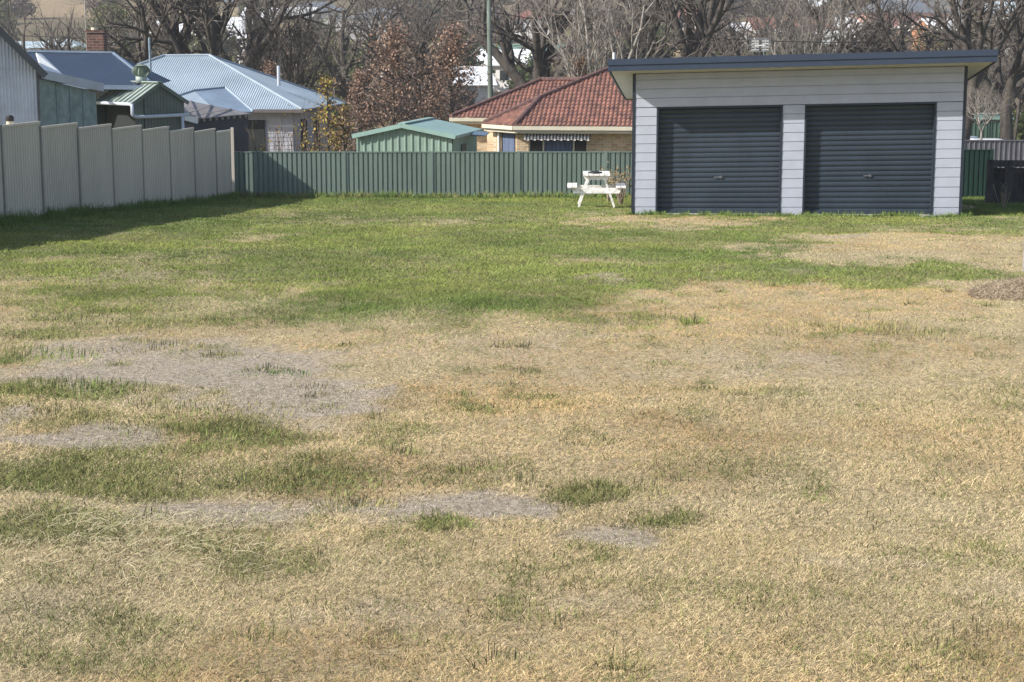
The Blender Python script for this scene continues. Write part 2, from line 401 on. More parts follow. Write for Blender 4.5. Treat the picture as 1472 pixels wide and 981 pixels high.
# ---- the ground sheet
def grid_ground():
    ys = np.concatenate([np.linspace(-40, 3, 12), np.arange(3.4, 20, .16), np.arange(20, 50, .25), np.linspace(50.5, 130, 70), np.linspace(133, 500, 150), np.linspace(510, 930, 50)])
    t = np.linspace(-1, 1, 241)
    V = []; 
    for y in ys:
        hw = max(14 + abs(y) * .55, 14); V.append(np.stack([t * hw, np.full_like(t, y), terrain(t * hw, np.full_like(t, y))], 1))
    V = np.concatenate(V); nx = len(t); ny = len(ys)
    i = np.arange(nx - 1)[None, :] + nx * np.arange(ny - 1)[:, None]
    fc = np.stack([i, i + 1, i + nx + 1, i + nx], -1).reshape(-1, 4)
    X, Y = V[:, 0], V[:, 1]
    g, b, st, o, lush, rag, rag2 = field(X, Y)
    c = np.array([.55, .44, .27])[None] * np.ones((len(X), 1))
    c = c * (1 - b[:, None]) + np.array([.47, .40, .315]) * b[:, None]
    c = c * (1 - .75 * g[:, None]) + np.array([.15, .17, .07]) * .75 * g[:, None]
    far = np.clip((Y - 52) / 6, 0, 1)[:, None]
    n1 = fbm(X * .05, Y * .03, 81)[:, None]; n2 = fbm(X * .02 + 7, Y * .012, 83)[:, None]
    fcx = np.array([.11, .12, .06]) * (1 - n1) + np.array([.22, .19, .11]) * n1
    hill = np.clip((Y - 150) / 80, 0, 1)[:, None]
    hc = np.array([.24, .185, .125]) * (1 - n1) * 1.2 + np.array([.10, .10, .055]) * n1
    k = np.clip((n2 - .52) * 12, 0, 1); hc = hc * (1 - k) + np.array([.36, .275, .17]) * k
    fcx = fcx * (1 - hill) + hc * hill
    c = c * (1 - far) + fcx * far
    me = fast_mesh('ground', V, [fc], c, smooth=True)
    m = mat_attr('ground_soil', .95, 0, .1); nt = m.node_tree; N = nt.nodes; L = nt.links
    tc = N.new('ShaderNodeTexCoord'); n = N.new('ShaderNodeTexNoise'); n.inputs['Scale'].default_value = 22; n.inputs['Detail'].default_value = 8
    n.inputs['Roughness'].default_value = .75
    L.new(tc.outputs['Object'], n.inputs['Vector'])
    mx = N.new('ShaderNodeMixRGB'); mx.blend_type = 'MULTIPLY'; mx.inputs[0].default_value = 1
    rp = N.new('ShaderNodeValToRGB'); rp.color_ramp.elements[0].position = .35; rp.color_ramp.elements[0].color = (.45, .43, .42, 1)
    rp.color_ramp.elements[1].position = .62; rp.color_ramp.elements[1].color = (1.15, 1.15, 1.15, 1)
    L.new(n.outputs[0], rp.inputs[0]); L.new(N['Attribute'].outputs['Color'], mx.inputs[1]); L.new(rp.outputs[0], mx.inputs[2])
    L.new(mx.outputs[0], N['Principled BSDF'].inputs['Base Color'])
    bp = N.new('ShaderNodeBump'); bp.inputs['Strength'].default_value = .9; bp.inputs['Distance'].default_value = .03
    L.new(n.outputs[0], bp.inputs['Height']); L.new(bp.outputs[0], N['Principled BSDF'].inputs['Normal'])
    tag(link('ground', me, m), kind='structure')
grid_ground()

# ---- shed footprint (no grass inside)
SA = R(6.5); SO = P(909, 310, 66.5)
def shed_uv(X, Y):
    dx = X - SO.x; dy = Y - SO.y
    return dx * cos(SA) - dy * sin(SA), dx * sin(SA) + dy * cos(SA)

def blades(y0, y1, dens, five, wmul, seed):
    n = int(dens * (.33 * (y1 ** 2 - y0 ** 2) + 3.0 * (y1 - y0)))
    Y = np.sqrt(rng.random(n) * (y1 ** 2 - y0 ** 2) + y0 ** 2); hw = .33 * Y + 1.5
    X = (rng.random(n) * 2 - 1) * hw
    g, b, st, o, lush, rag, rag2 = field(X, Y)
    u, v = shed_uv(X, Y)
    keep = (X > FL(Y) + .03) & ~((u > -.05) & (u < 7.0) & (v > -.03) & (v < 6.1)) & (rng.random(n) < (1 - .15 * b))
    keep &= (Y < 47.3)
    X, Y, g, b, st, o, rag, rag2, lush = [a[keep] for a in (X, Y, g, b, st, o, rag, rag2, lush)]
    n = len(X)
    c, isg = grass_col(X, Y, g, b, st, o, rag, rag2, n)
    Z = terrain(X, Y)
    tall = fbm(X * 2.6, Y * 1.8, 91, 3)
    Lg = np.where(isg, .024 + .034 * rng.random(n) + .08 * np.clip(tall - .5, 0, 1) + .05 * lush, .018 + .026 * rng.random(n) + .03 * np.clip(tall - .52, 0, 1))
    Lg = Lg * np.where(b > .5, .6, 1)
    if y0 < 12: Lg = np.where(rng.random(n) < .02, Lg * 2.2, Lg)
    # lean: dry grass lies flat, green stands
    pitch = np.where(isg, R(18) + R(55) * rng.random(n), R(3) + R(50) * rng.random(n) ** 1.3)
    az = rng.random(n) * 2 * pi
    az = np.where(rng.random(n) < .0, fbm(X * .8, Y * .8, 95) * 9 + rng.normal(0, .5, n), az)
    W = wmul * np.where(isg, .0042, .0034) * (.7 + .6 * rng.random(n))
    dx, dy = np.cos(az), np.sin(az)
    ch, sh = np.cos(pitch), np.sin(pitch)
    wa = rng.random(n) * 2 * pi * .3 + az + pi / 2
    sx, sy = np.cos(wa) * W / 2, np.sin(wa) * W / 2
    Z0 = Z - .004
    base = np.stack([X, Y, Z0], 1)
    d1 = np.stack([dx * ch, dy * ch, sh], 1)
    p2 = pitch * .45 - .15; d2 = np.stack([dx * np.cos(p2), dy * np.cos(p2), np.sin(p2)], 1)
    side = np.stack([sx, sy, np.zeros(n)], 1)
    tipz = (rng.random(n) < .5)
    mid = base + d1 * (Lg * .55)[:, None]; tip = mid + d2 * (Lg * .5)[:, None]
    i = np.arange(n)
    lit = np.array([.82, 1, 1.1])
    if five:
        V = np.stack([base - side, base + side, mid + side * .8, mid - side * .8, tip], 1).reshape(-1, 3)
        q = np.stack([i * 5, i * 5 + 1, i * 5 + 2, i * 5 + 3], 1); t = np.stack([i * 5 + 3, i * 5 + 2, i * 5 + 4], 1)
        C = np.repeat(c, 5, 0); return V, [q, t], C
    tip = base + (d1 * .7 + d2 * .4) * Lg[:, None]
    V = np.stack([base - side, base + side, tip], 1).reshape(-1, 3)
    return V, [np.stack([i * 3, i * 3 + 1, i * 3 + 2], 1)], np.repeat(c, 3, 0)

def lawn():
    Vs = []; Fs = []; Cs = []; base = 0
    for k, (y0, y1, dens, five, wm) in enumerate([(4.3, 7.5, 30000, True, .66), (7.5, 12, 16000, True, .85), (12, 20, 6500, False, 1.35), (20, 32, 2800, False, 2.2), (32, 47.4, 1500, False, 3.2)]):
        V, fl, C = blades(y0, y1, dens, five, wm, k)
        Vs.append(V); Cs.append(C); Fs += [f + base for f in fl]; base += len(V)
    q = [f for f in Fs if f.shape[1] == 4]; t = [f for f in Fs if f.shape[1] == 3]
    me = fast_mesh('lawn_grass', np.concatenate(Vs), [np.concatenate(q), np.concatenate(t)], np.concatenate(Cs))
    o = link('lawn_grass', me, M_grass)
    tag(o, 'patchy lawn of straw coloured dead grass and green grass sloping down to the shed', 'grass', kind='stuff')
    print('grass verts', base)
lawn()

# taller tufts: scattered clumps and the unmown edges
def tufts(name, label, spots, mat_=M_grass):
    V = []; F3 = []; C = []; b = 0
    for (x, y, n, h, rad, col, var) in spots:
        z = gz(x, y)
        a = rng.random(n) * 2 * pi; r = rad * rng.random(n) ** .6
        bx = x + np.cos(a) * r; by = y + np.sin(a) * r
        L_ = h * (.5 + .6 * rng.random(n)); lean = rng.random(n) * .9
        az = a + rng.normal(0, .6, n); W = .0032 * (1 + y / 16) * (.7 + .6 * rng.random(n))
        bs = np.stack([bx, by, np.full(n, z) - .01], 1)
        tp = bs + np.stack([np.cos(az) * np.sin(lean), np.sin(az) * np.sin(lean), np.cos(lean)], 1) * L_[:, None]
        md = (bs + tp) / 2 + np.array([0, 0, 1]) * (L_ * .12)[:, None]
        sd_ = np.stack([-np.sin(az + 1), np.cos(az + 1), np.zeros(n)], 1) * W[:, None] / 2
        V.append(np.stack([bs - sd_, bs + sd_, md + sd_ * .8, md - sd_ * .8, tp], 1).reshape(-1, 3))
        i = np.arange(n) * 5 + b; F3 += [np.stack([i, i + 1, i + 2], 1), np.stack([i, i + 2, i + 3], 1), np.stack([i + 3, i + 2, i + 4], 1)]
        C.append(np.repeat(np.array(col)[None] * (1 - var / 2 + var * rng.random(n))[:, None], 5, 0)); b += n * 5
    me = fast_mesh(name, np.concatenate(V), [np.concatenate(F3)], np.concatenate(C))
    return tag(link(name, me, mat_), label, 'grass', kind='stuff')
sp = []
GR = (.17, .24, .065); OL = (.25, .245, .10)
for i in range(520):      # along the pale fence
    y = 16 + 31.2 * rng.random(); x = FL(y) + .08 + .35 * rng.random() ** 2
    sp.append((x, y, 40, .14 + .16 * rng.random() ** 2, .12, GR, .6))
for i in range(330):      # along the green fence
    x = -7.5 + 11.5 * rng.random(); y = 47.15 - .5 * rng.random() ** 2
    sp.append((x, y, 36, .13 + .16 * rng.random() ** 2, .14, GR if rng.random() < .7 else (.30, .28, .12), .6))
for i in range(170):      # foot of the shed
    u = 7.2 * rng.random(); v = -.08 - .22 * rng.random()
    sp.append((SO.x + u * cos(SA) + v * sin(SA), SO.y - u * sin(SA) + v * cos(SA), 26, .07 + .10 * rng.random() ** 2, .12, GR, .6))
def groundpt(px, py):
    d = P(px, py, 1000) - CAM; k = -CAM.z / (d.z + SLOPE * d.y); return CAM + d * k
for (px, py, n, h, rad, col) in [(385, 538, 260, .07, .22, (.08, .17, .03)), (512, 722, 260, .11, .14, OL), (1150, 710, 200, .06, .10, GR), (1010, 557, 120, .10, .08, (.08, .10, .04)),
        (998, 466, 60, .3, .08, GR), (955, 523, 90, .07, .15, GR), (752, 538, 120, .12, .2, OL), (870, 705, 320, .12, .26, OL), (960, 745, 260, .11, .2, (.12, .14, .05)),
        (70, 572, 700, .16, .55, GR), (25, 515, 400, .2, .45, GR), (220, 500, 200, .15, .3, OL), (945, 463, 160, .14, .4, OL),
        (1215, 475, 260, .2, .6, OL), (1290, 482, 120, .16, .3, OL), (1345, 484, 120, .2, .3, OL), (300, 600, 260, .14, .4, OL), (430, 690, 300, .14, .3, GR), (250, 640, 300, .12, .5, GR),
        (620, 755, 200, .09, .15, GR), (1410, 940, 420, .13, .3, OL), (1330, 960, 260, .12, .2, OL), (900, 950, 90, .15, .08, OL), (560, 935, 260, .08, .25, OL), (730, 655, 40, .1, .05, OL),
        (60, 600, 300, .14, .3, OL), (850, 392, 200, .14, .7, GR), (960, 398, 160, .12, .7, GR), (1050, 330, 160, .14, .5, GR), (860, 318, 120, .14, .4, GR), (700, 590, 150, .09, .25, OL), (1180, 470, 60, .2, .1, OL),
        (465, 275, 500, .35, .5, (.08, .12, .03)), (100, 478, 420, .15, .9, OL), (235, 600, 300, .12, .3, GR), (560, 700, 200, .1, .3, OL)]:
    g0 = groundpt(px, py); sp.append((g0.x, g0.y, int(n * 1.5), h * .38, rad * 1.4, (col[0] * 1.3, col[1] * 1.15, col[2] * 1.3), .8))
for i in range(90):
    y = 4.8 + 16 * rng.random(); x = (rng.random() * 2 - 1) * .3 * y
    sp.append((x, y, 70, .035 + .035 * rng.random(), .09 + .08 * rng.random(), OL if rng.random() < .7 else (.22, .20, .10), .8))
tufts('grass_tufts', 'taller unmown green and olive tufts along fences and scattered through the lawn', sp)
# pale long cut stalks lying in the near left and elsewhere
def stalks():
    n = 1000; k1 = rng.random(n)
    cxs = [(250, 765, 150, 30), (140, 790, 180, 36), (60, 900, 120, 60), (820, 790, 300, 90), (1250, 800, 200, 70), (700, 900, 600, 80), (560, 720, 250, 30)]
    V = []; F3 = []; C = []; 
    for i in range(n):
        cx, cy, rx, ry = cxs[int(k1[i] * 1.9) % 7] if i < 1500 else cxs[i % 7]
        g0 = groundpt(cx + rng.normal() * rx * .6, min(max(cy + rng.normal() * ry * .6, 560), 1040)); 
        L_ = .04 + .11 * rng.random() ** 2; az = rng.normal(0.2, 1.1) + (pi if rng.random() < .5 else 0)
        z = gz(g0.x, g0.y) + .012 + .02 * rng.random(); d = np.array([cos(az), sin(az), rng.normal(0, .12)]) * L_
        p = np.array([g0.x, g0.y, z]); s_ = np.array([-sin(az), cos(az), .4]) * .0013
        b = i * 5; md = p + d * .5 + np.array([0, 0, .012])
        V += [p - s_, p + s_, md + s_, md - s_, p + d]; F3 += [(b, b + 1, b + 2), (b, b + 2, b + 3), (b + 3, b + 2, b + 4)]
        c = np.array([.60, .52, .34]) if rng.random() < .6 else np.array([.38, .38, .19])
        C += [c * (.8 + .35 * rng.random())] * 5
    me = fast_mesh('cut_stalks', np.array(V), [np.array(F3)], np.array(C))
    tag(link('cut_stalks', me, M_grass), 'pale dry cut grass stalks lying loose on the near lawn', 'cut grass', kind='stuff')
stalks()
#@@SHED
# ------------------------------------------------------------------ the garage
shed = thing('garage', 'pale blue weatherboard double garage with navy roller doors and skillion roof', 'garage', SO, -SA)
W_, D_, HW = 6.93, 6.0, 3.03
def shear(o):
    for v in o.data.vertices:
        u = v.co.x; v.co.z = v.co.z + .0150 * u * min(1, max(.25, (v.co.z + .3) / 1.0)) + .0034 * u * max(v.co.z, 0)
    return o
RS = -.112                                      # roof fall towards the back
def wallboards(mb, u0, u1, z0, z1, y=0., exp=.193, lap=.02):
    k = math.floor(z0 / exp)
    while k * exp < z1 - 1e-4:
        a = max(k * exp, z0); b = min((k + 1) * exp, z1)
        t = max(a, b - .011)
        mb.add([(u0, y - lap, a), (u1, y - lap, a), (u1, y - lap + .006, t), (u0, y - lap + .006, t), (u0, y + .012, t), (u1, y + .012, t), (u1, y + .012, b), (u0, y + .012, b)],
               [(0, 1, 2, 3), (3, 2, 5, 4), (4, 5, 6, 7)]); mb.add([(u0, y - lap, a), (u1, y - lap, a), (u1, y + .02, a), (u0, y + .02, a)], [(0, 3, 2, 1)]); mb.add([(u0, y - lap, a), (u0, y + .02, a), (u0, y + .02, b), (u0, y - lap + .006, t)], [(0, 1, 2, 3)]); mb.add([(u1, y - lap, a), (u1, y + .02, a), (u1, y + .02, b), (u1, y - lap + .006, t)], [(0, 1, 2, 3)]); k += 1
d1 = (.535, 3.12); d2 = (3.66, 6.31); DH = 2.27
fb = MB()
wallboards(fb, .04, d1[0] - .04, .0, DH + .04); wallboards(fb, d1[1] + .04, d2[0] - .04, .0, DH + .04); wallboards(fb, d2[1] + .04, W_ - .04, .0, DH + .04)
wallboards(fb, .04, W_ - .04, DH + .04, HW - .005)
o = fb.build('front_wall', M_board, shed); shear(o)
# sides and back as boards on the turned axis
for (xa, sgn) in ((0., -1), (W_, 1)):
    sb = MB(); k = 0; exp = .193
    while k * exp < HW:
        a = k * exp; b = a + exp
        for (ya, yb) in [(j * .5, j * .5 + .5) for j in range(12)]:
            zt = HW + RS * (ya + yb) / 2
            if a < zt:
                bb = min(b, zt); x0 = xa + sgn * .02; x1 = xa + sgn * .012; xi = xa - sgn * .03
                y0 = max(ya, .04)
                sb.add([(x0, y0, a), (x0, yb, a), (x1, yb, bb), (x1, y0, bb), (xi, y0, a), (xi, yb, a), (xi, yb, bb), (xi, y0, bb)],
                       [(0, 1, 2, 3), (0, 4, 5, 1), (3, 2, 6, 7), (4, 7, 6, 5), (0, 3, 7, 4), (1, 5, 6, 2)])
        k += 1
    shear(sb.build('side_wall', M_board, shed))
shear(MB().box(0.05, W_ - .05, D_ - .05, D_, 0, HW + RS * D_ - .02).build('back_wall', M_board, shed))
shear(MB().box(-.024, .036, -.03, .04, -.02, HW - .01).build('corner_trim', M_trim, shed)); shear(MB().box(W_ - .036, W_ + .024, -.03, .04, -.02, HW - .01).build('corner_trim', M_trim, shed))
shear(MB().box(.06, W_ - .06, .10, D_ - .1, -.5, -.012).box(-.01, W_ + .01, .02, .09, -.5, -.004).box(d1[0] - .02, d1[1] + .02, -.05, .10, -.4, .045).box(d2[0] - .02, d2[1] + .02, -.05, .10, -.4, .045).build('concrete_slab', M_conc, shed))
REC = .16
for (a, b) in (d1, d2):
    ft = MB().box(a - .04, a, -.03, REC + .05, .046, DH).box(b, b + .04, -.03, REC + .05, .046, DH).box(a - .04, b + .04, -.03, REC + .05, DH, DH + .04)
    shear(ft.build('door_frame', M_trim, shed))
    # curtain: curved slats
    dm = MB(); ns = 21; ph = (DH - .046) / ns; base = 0; rows = []
    prof = [(0, 0), (.12, .010), (.3, .017), (.5, .019), (.7, .017), (.88, .010), (.94, 0)]
    for k in range(ns):
        for t, h in prof: rows.append((.046 + (k + t) * ph, REC - h))
    rows.append((DH, REC))
    vs_ = []; fs_ = []
    for z, y in rows: vs_ += [(a, y, z), (b, y, z)]
    for i in range(len(rows) - 1): fs_.append((2 * i, 2 * i + 1, 2 * i + 3, 2 * i + 2))
    dm.add(vs_, fs_); dr = shear(dm.build('roller_door', M_navyd, shed))
    br = shear(MB().box(a + .005, b - .005, REC - .045, REC - .02, .05, .12).build('bottom_rail', M_navyd, dr))
    cu = (a + b) / 2; zc = .80
    hm = MB().tube([(cu - .09, REC - .045, zc - .005), (cu + .05, REC - .045, zc + .004)], .012, 8).tube([(cu + .05, REC - .05, zc), (cu + .05, REC - .015, zc)], .03, 10).tube([(cu + .09, REC - .035, zc - .01), (cu + .09, REC - .015, zc - .01)], .018, 8)
    shear(hm.build('lock_handle', mat('dull_handle_metal', (.12, .125, .135), .5, .1, 5), dr))
# roof: level-to-side skillion falling to the back
e_f, e_l, e_r, e_b = .78, .48, .47, .35
def rz(y): return HW + RS * y
y0, y1, x0, x1 = -e_f, D_ + e_b, -e_l, W_ + e_r
soff = MB().add([(x0 + .02, y0 + .03, rz(y0) ), (x1 - .02, y0 + .03, rz(y0)), (x1 - .02, y1 - .02, rz(y1)), (x0 + .02, y1 - .02, rz(y1)),
                 (x0 + .02, y0 + .03, rz(y0) + .02), (x1 - .02, y0 + .03, rz(y0) + .02), (x1 - .02, y1 - .02, rz(y1) + .02), (x0 + .02, y1 - .02, rz(y1) + .02)],
                [(0, 3, 2, 1), (4, 5, 6, 7), (0, 1, 5, 4), (1, 2, 6, 5), (2, 3, 7, 6), (3, 0, 4, 7)])
shear(soff.build('soffit', M_soffit, shed))
rf = MB(); sheet(rf, [(x0, y0, rz(y0) + .19), (x1, y0, rz(y0) + .19), (x1, y1, rz(y1) + .19), (x0, y1, rz(y1) + .19)], (1, 0, 0), .19, .028, 'rib')
shear(rf.build('roof_sheet', M_navy, shed))
fa = MB()
def obox(pts_lo, h):   # vertical box from a 4 corner base following the fall
    fa.add([(x, y, rz(y) + dz) for x, y, dz in pts_lo] + [(x, y, rz(y) + dz + h) for x, y, dz in pts_lo],
           [(0, 3, 2, 1), (4, 5, 6, 7), (0, 1, 5, 4), (1, 2, 6, 5), (2, 3, 7, 6), (3, 0, 4, 7)])
obox([(x0 - .03, y0 - .01, -.015), (x1 + .03, y0 - .01, -.015), (x1 + .03, y0 + .03, -.015), (x0 - .03, y0 + .03, -.015)], .115)
obox([(x0 - .035, y0 - .03, .105), (x1 + .035, y0 - .03, .105), (x1 + .035, y0 + .05, .105), (x0 - .035, y0 + .05, .105)], .125)
obox([(x0 - .03, y0 + .032, -.015), (x0 + .0, y0 + .032, -.015), (x0 + .0, y1, -.015), (x0 - .03, y1, -.015)], .22)
obox([(x1 - .0, y0 + .032, -.015), (x1 + .03, y0 + .032, -.015), (x1 + .03, y1, -.015), (x1 - .0, y1, -.015)], .22)
obox([(x0, y1, -.02), (x1, y1, -.02), (x1, y1 + .1, -.02), (x0, y1 + .1, -.02)], .15)
shear(fa.build('fascia', M_navy, shed))
shear(MB().tube([(-.40, -.55, rz(-.5) + .15), (-.40, -.55, rz(-.5) + .40)], .03, 8).build('vent_pipe', M_white, shed))

# ------------------------------------------------------------------ picnic table
def picnic():
    o = P(857, 293, 60); zb = o.z
    t = thing('picnic_table', 'white timber picnic table with attached benches beside the garage', 'picnic table', (o.x, o.y, zb), R(-2)); t.scale = (.92, 1, 1)
    L2 = .55
    tp = MB()
    for i in range(5):
        x = -.35 + i * .14; tp.box(x + .006, x + .134, -L2, L2, .70, .742)
    tp.build('table_top', M_woodwhite, t, bevel=.004)
    for sx in (-1, 1):
        b = MB()
        for i in range(2):
            xa = sx * .50 + (i * .13 if sx > 0 else -i * .13); b.box(min(xa, xa + sx * .122), max(xa, xa + sx * .122), -L2, L2, .415, .455)
        b.build('bench_seat', M_woodwhite, t, bevel=.004)
    for y in (-.42, .42):
        MB().add([(-.34, y - .02, .695), (.34, y - .02, .695), (.28, y - .02, .60), (-.28, y - .02, .60), (-.34, y + .02, .695), (.34, y + .02, .695), (.28, y + .02, .60), (-.28, y + .02, .60)],
                 [(0, 1, 2, 3), (7, 6, 5, 4), (0, 4, 5, 1), (1, 5, 6, 2), (2, 6, 7, 3), (3, 7, 4, 0)]).build('top_bearer', M_woodwhite, t)
        MB().add([(-.66, y - .02, .41), (.66, y - .02, .41), (.58, y - .02, .28), (-.58, y - .02, .28), (-.66, y + .02, .41), (.66, y + .02, .41), (.58, y + .02, .28), (-.58, y + .02, .28)],
                 [(0, 1, 2, 3), (7, 6, 5, 4), (0, 4, 5, 1), (1, 5, 6, 2), (2, 6, 7, 3), (3, 7, 4, 0)]).build('bench_bearer', M_woodwhite, t)
        for sx in (-1, 1):
            MB().bar((sx * .19, y + .045, .66), (sx * .46, y + .045, -.05), .05, .11, (0, 1, 0)).build('leg', M_woodwhite, t)
    for sx in (-1, 1):
        pass
    # dark cloth heap lying on the top
    c = MB(); n = 16; prof = []
    for j in range(4):
        for i in range(n):
            a = 2 * pi * i / n; r = (.17, .15, .09, .02)[j] * (1 + .25 * sin(3 * a + j) + .12 * sin(5 * a)); prof.append((1.25 * r * cos(a), r * 1.5 * sin(a), (.0, .035, .06, .05)[j] + .015 * sin(4 * a + 2 * j) * (j > 0)))
    prof = [(a * .7, b_ * .7, c_ * .8) for a, b_, c_ in prof]; c.add(prof, [(j * n + i, j * n + (i + 1) % n, (j + 1) * n + (i + 1) % n, (j + 1) * n + i) for j in range(3) for i in range(n)] + [tuple(3 * n + i for i in range(n)), tuple(range(n))[::-1]])
    q = c.build('dark_cloth', M_black, None, smooth=True); q.location = (o.x - .04, o.y - .25, zb + .744)
    tag(q, 'small dark crumpled cloth lying on the white picnic table top', 'cloth')
picnic()
#@@FENCES
# ------------------------------------------------------------------ fences
def pale_fence():
    f = thing('pale_fence', 'warm grey steel panel fence stepping down the left side of the lawn', 'fence', (0, 0, 0))
    def fy(px): return 12.70 / (.108 - (px - 736) / 2500.) * .995
    posts = [(-60, None), (10, None), (66, None), (119, None), (167, None), (210, None), (249, None), (284, None), (315, None), (336.5, None)]
    tops = [180, 182, 184, 185.5, 187, 188.5, 190.3, 191, 191.5]
    ys = [fy(p[0]) for p in posts]
    ztop = []
    for i in range(len(posts) - 1):
        px = posts[i][0]; zc = ys[i] / .99; s = F / (ys[i] * cos(PITCH) + 1.8 * sin(PITCH)); ztop.append(P(px, tops[i], s).z)
    pan = [(ys[i], ys[i + 1], ztop[i]) for i in range(len(tops))]
    st = ztop[0]; y = ys[0]
    for k in range(10):
        st += .10; y2 = y - 2.0; pan.append((y2, y, st)); y = y2
    for (ya, yb, zt) in pan:
        A = Vector((FL(ya), ya, 0)); B = Vector((FL(yb), yb, 0)); zb = min(gz(FL(ya) + .1, ya), gz(FL(yb) + .1, yb)) - .1
        m = MB(); sheet(m, [(A.x, A.y, zb), (B.x, B.y, zb), (B.x, B.y, zt), (A.x, A.y, zt)], B - A, .125, .018, 'rib')
        m.build('infill_panel', M_tan, f)
        r = MB(); r.bar((A.x, A.y, zt + .0), (B.x, B.y, zt + .0), .05, .045); r.build('top_rail', M_tan, f)
        r = MB(); r.bar((A.x, A.y, max(gz(FL(ya)+.1, ya), zb) + .10), (B.x, B.y, gz(FL(yb)+.1, yb) + .06), .045, .05); r.build('bottom_rail', M_tan, f)
    for (ya, yb, zt) in pan:
        x = FL(ya); zb = gz(x + .1, ya); MB().box(x - .028, x + .034, ya - .028, ya + .028, zb - .3, zt + .03).build('post', M_tand, f)
    x = FL(47.4); MB().box(x - .03, x + .05, 47.3, 47.37, gz(x, 47.3) - .3, ztop[-1] + .07).build('post', M_tan, f)
pale_fence()

def green_fence():
    f = thing('green_fence', 'mist green ribbed steel fence across the back of the lawn', 'fence', (0, 0, 0))
    Y = 47.45; xs = [-7.55]; step = 2.372; x = P(495.8, 219, 52.7).x
    while x < 13.0: xs.append(x); x += step
    xs.append(13.08)
    s = F / (Y * cos(PITCH) + 2.8 * sin(PITCH))
    for i in range(len(xs) - 1):
        a, b = xs[i], xs[i + 1]; zt = P(736 + a * s, 219.5 - (a > 8) * 3, s).z; zb = -SLOPE * Y - .25
        m = MB(); sheet(m, [(a, Y, zb), (b, Y, zb), (b, Y, zt), (a, Y, zt)], (1, 0, 0), .1318, .034, 'broad', phase=.02)
        m.build('infill_panel', M_green if b < 9 else M_dkgreen_and_shade, f)  # same fence past the garage: its shade is put into a darker green
        MB().box(a, b, Y - .045, Y + .012, zt - .002, zt + .028).build('top_rail', M_green if b < 9 else M_dkgreen_and_shade, f)
    for a in xs:
        if a > 12.9: a -= .036
        zt = P(736 + a * s, 219.5 - (a > 8) * 3, s).z; MB().box(a - .035, a + .035, Y - .055, Y + .02, -SLOPE * Y - .3, zt + .034).build('post', M_green if a < 9 else M_dkgreen_and_shade, f)
green_fence()

def far_fences():
    # dark paling fence right of the garage
    a = P(1421, 291, 58); b = P(1560, 291, 58); f = thing('paling_fence', 'dark weathered timber fence with loose palings right of the garage', 'fence', (a.x, a.y, a.z))
    zt = P(1421, 230, 58).z - a.z
    MB().box(-.07, .07, -.06, .08, -.4, zt + .02).build('post', M_timber, f)
    MB().box(.075, b.x - a.x, -.02, .04, zt - .16, zt).build('top_rail', M_timber, f)
    MB().box(.075, b.x - a.x, .045, .09, zt - .34, zt - .27).build('rail', M_timber, f)
    MB().box(.08, b.x - a.x, .135, .15, -.3, zt - .2).build('backing', M_timber, f)
    x = .09; k = 0
    while x < b.x - a.x:
        wd = .12 + .05 * random.random(); top = zt - .17 - .06 * random.random(); yy = .10 + .02 * random.random()
        if k % 4 == 2 and k > 0: yy = -.045; top = zt - .08
        MB().box(x, x + wd, yy, yy + .018, -.3, top).build('paling', M_timber, f); x += wd + .004; k += 1
    # grey steel fence beyond
    a = P(1370, 230, 38); b = P(1600, 230, 38); zt = P(1400, 203, 38).z
    f = thing('grey_fence', 'charcoal ribbed steel fence beyond the dark palings', 'fence', (a.x, a.y, 0))
    m = MB(); sheet(m, [(0, 0, zt - 2.0), (b.x - a.x, 0, zt - 2.0), (b.x - a.x, 0, zt), (0, 0, zt)], (1, 0, 0), .19, .03, 'rib'); m.build('infill_panel', mat('grey_violet_steel', (.13, .125, .14), .5, .08, 2), f)
    MB().box(0, b.x - a.x, -.04, .03, zt, zt + .05).build('top_rail', mat('grey_violet_steel', (.13, .125, .14)), f)
    # pale post at the right edge
    q = groundpt(1475, 392); MB().box(-.04, .04, -.04, .04, -.3, .56).build('garden_stake', M_palebark).location = (q.x, q.y, gz(q.x, q.y))
    tag(bpy.data.objects['garden_stake'], 'short pale timber stake at the right edge of the lawn', 'stake')
far_fences()
#@@HOUSES
# ------------------------------------------------------------------ houses behind the fence
M_lblue = mat('pale_blue_roof_steel', (.30, .365, .43), .5, .12, .6, stretch=(1, 1, 1), detail=7)
M_lblue2 = mat('blue_grey_roof_steel', (.19, .25, .33), .5, .12, .8)
M_dblue = mat('dark_blue_roof_steel', (.034, .05, .085), .4, .1, .8)
M_wallblue = mat('pale_blue_corrugated', (.38, .43, .52), .5, .12, 1.2)
M_fibro = mat('grey_green_fibro', (.20, .26, .26), .85, .22, 3.5, col2=(.13, .18, .18), bump=.1)
M_greyfas = mat('grey_fascia', (.36, .40, .46), .6, .08, 2)
M_sage = mat('sage_steel', (.24, .33, .27), .5, .08, 2)
M_sagel = mat('pale_sage_roof', (.31, .36, .325), .4, .1, 2)
M_sagew = mat('sage_wall_steel', (.13, .155, .13), .55, .1, 2)
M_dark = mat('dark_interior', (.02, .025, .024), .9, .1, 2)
M_pipe = mat('pale_grey_pipe', (.52, .56, .62), .45, .05, 3)
M_bricky = mat_brick('cream_brick', (.36, .24, .13), (.56, .42, .26), (.52, .47, .38))
M_brickr = mat_brick('dark_red_brick', (.10, .045, .035), (.16, .07, .05), (.2, .17, .15))
M_tile = mat('terracotta_tile', (.245, .118, .085), .75, .35, 3.2, col2=(.10, .055, .05), bump=.2, bscale=20, detail=8)
M_cap = mat('ridge_tile', (.15, .085, .075), .8, .3, 8)
M_cream = mat('cream_gutter', (.58, .54, .43), .5, .06, 3)
M_navyw = mat('dark_navy_cladding', (.035, .04, .06), .7, .12, 2)
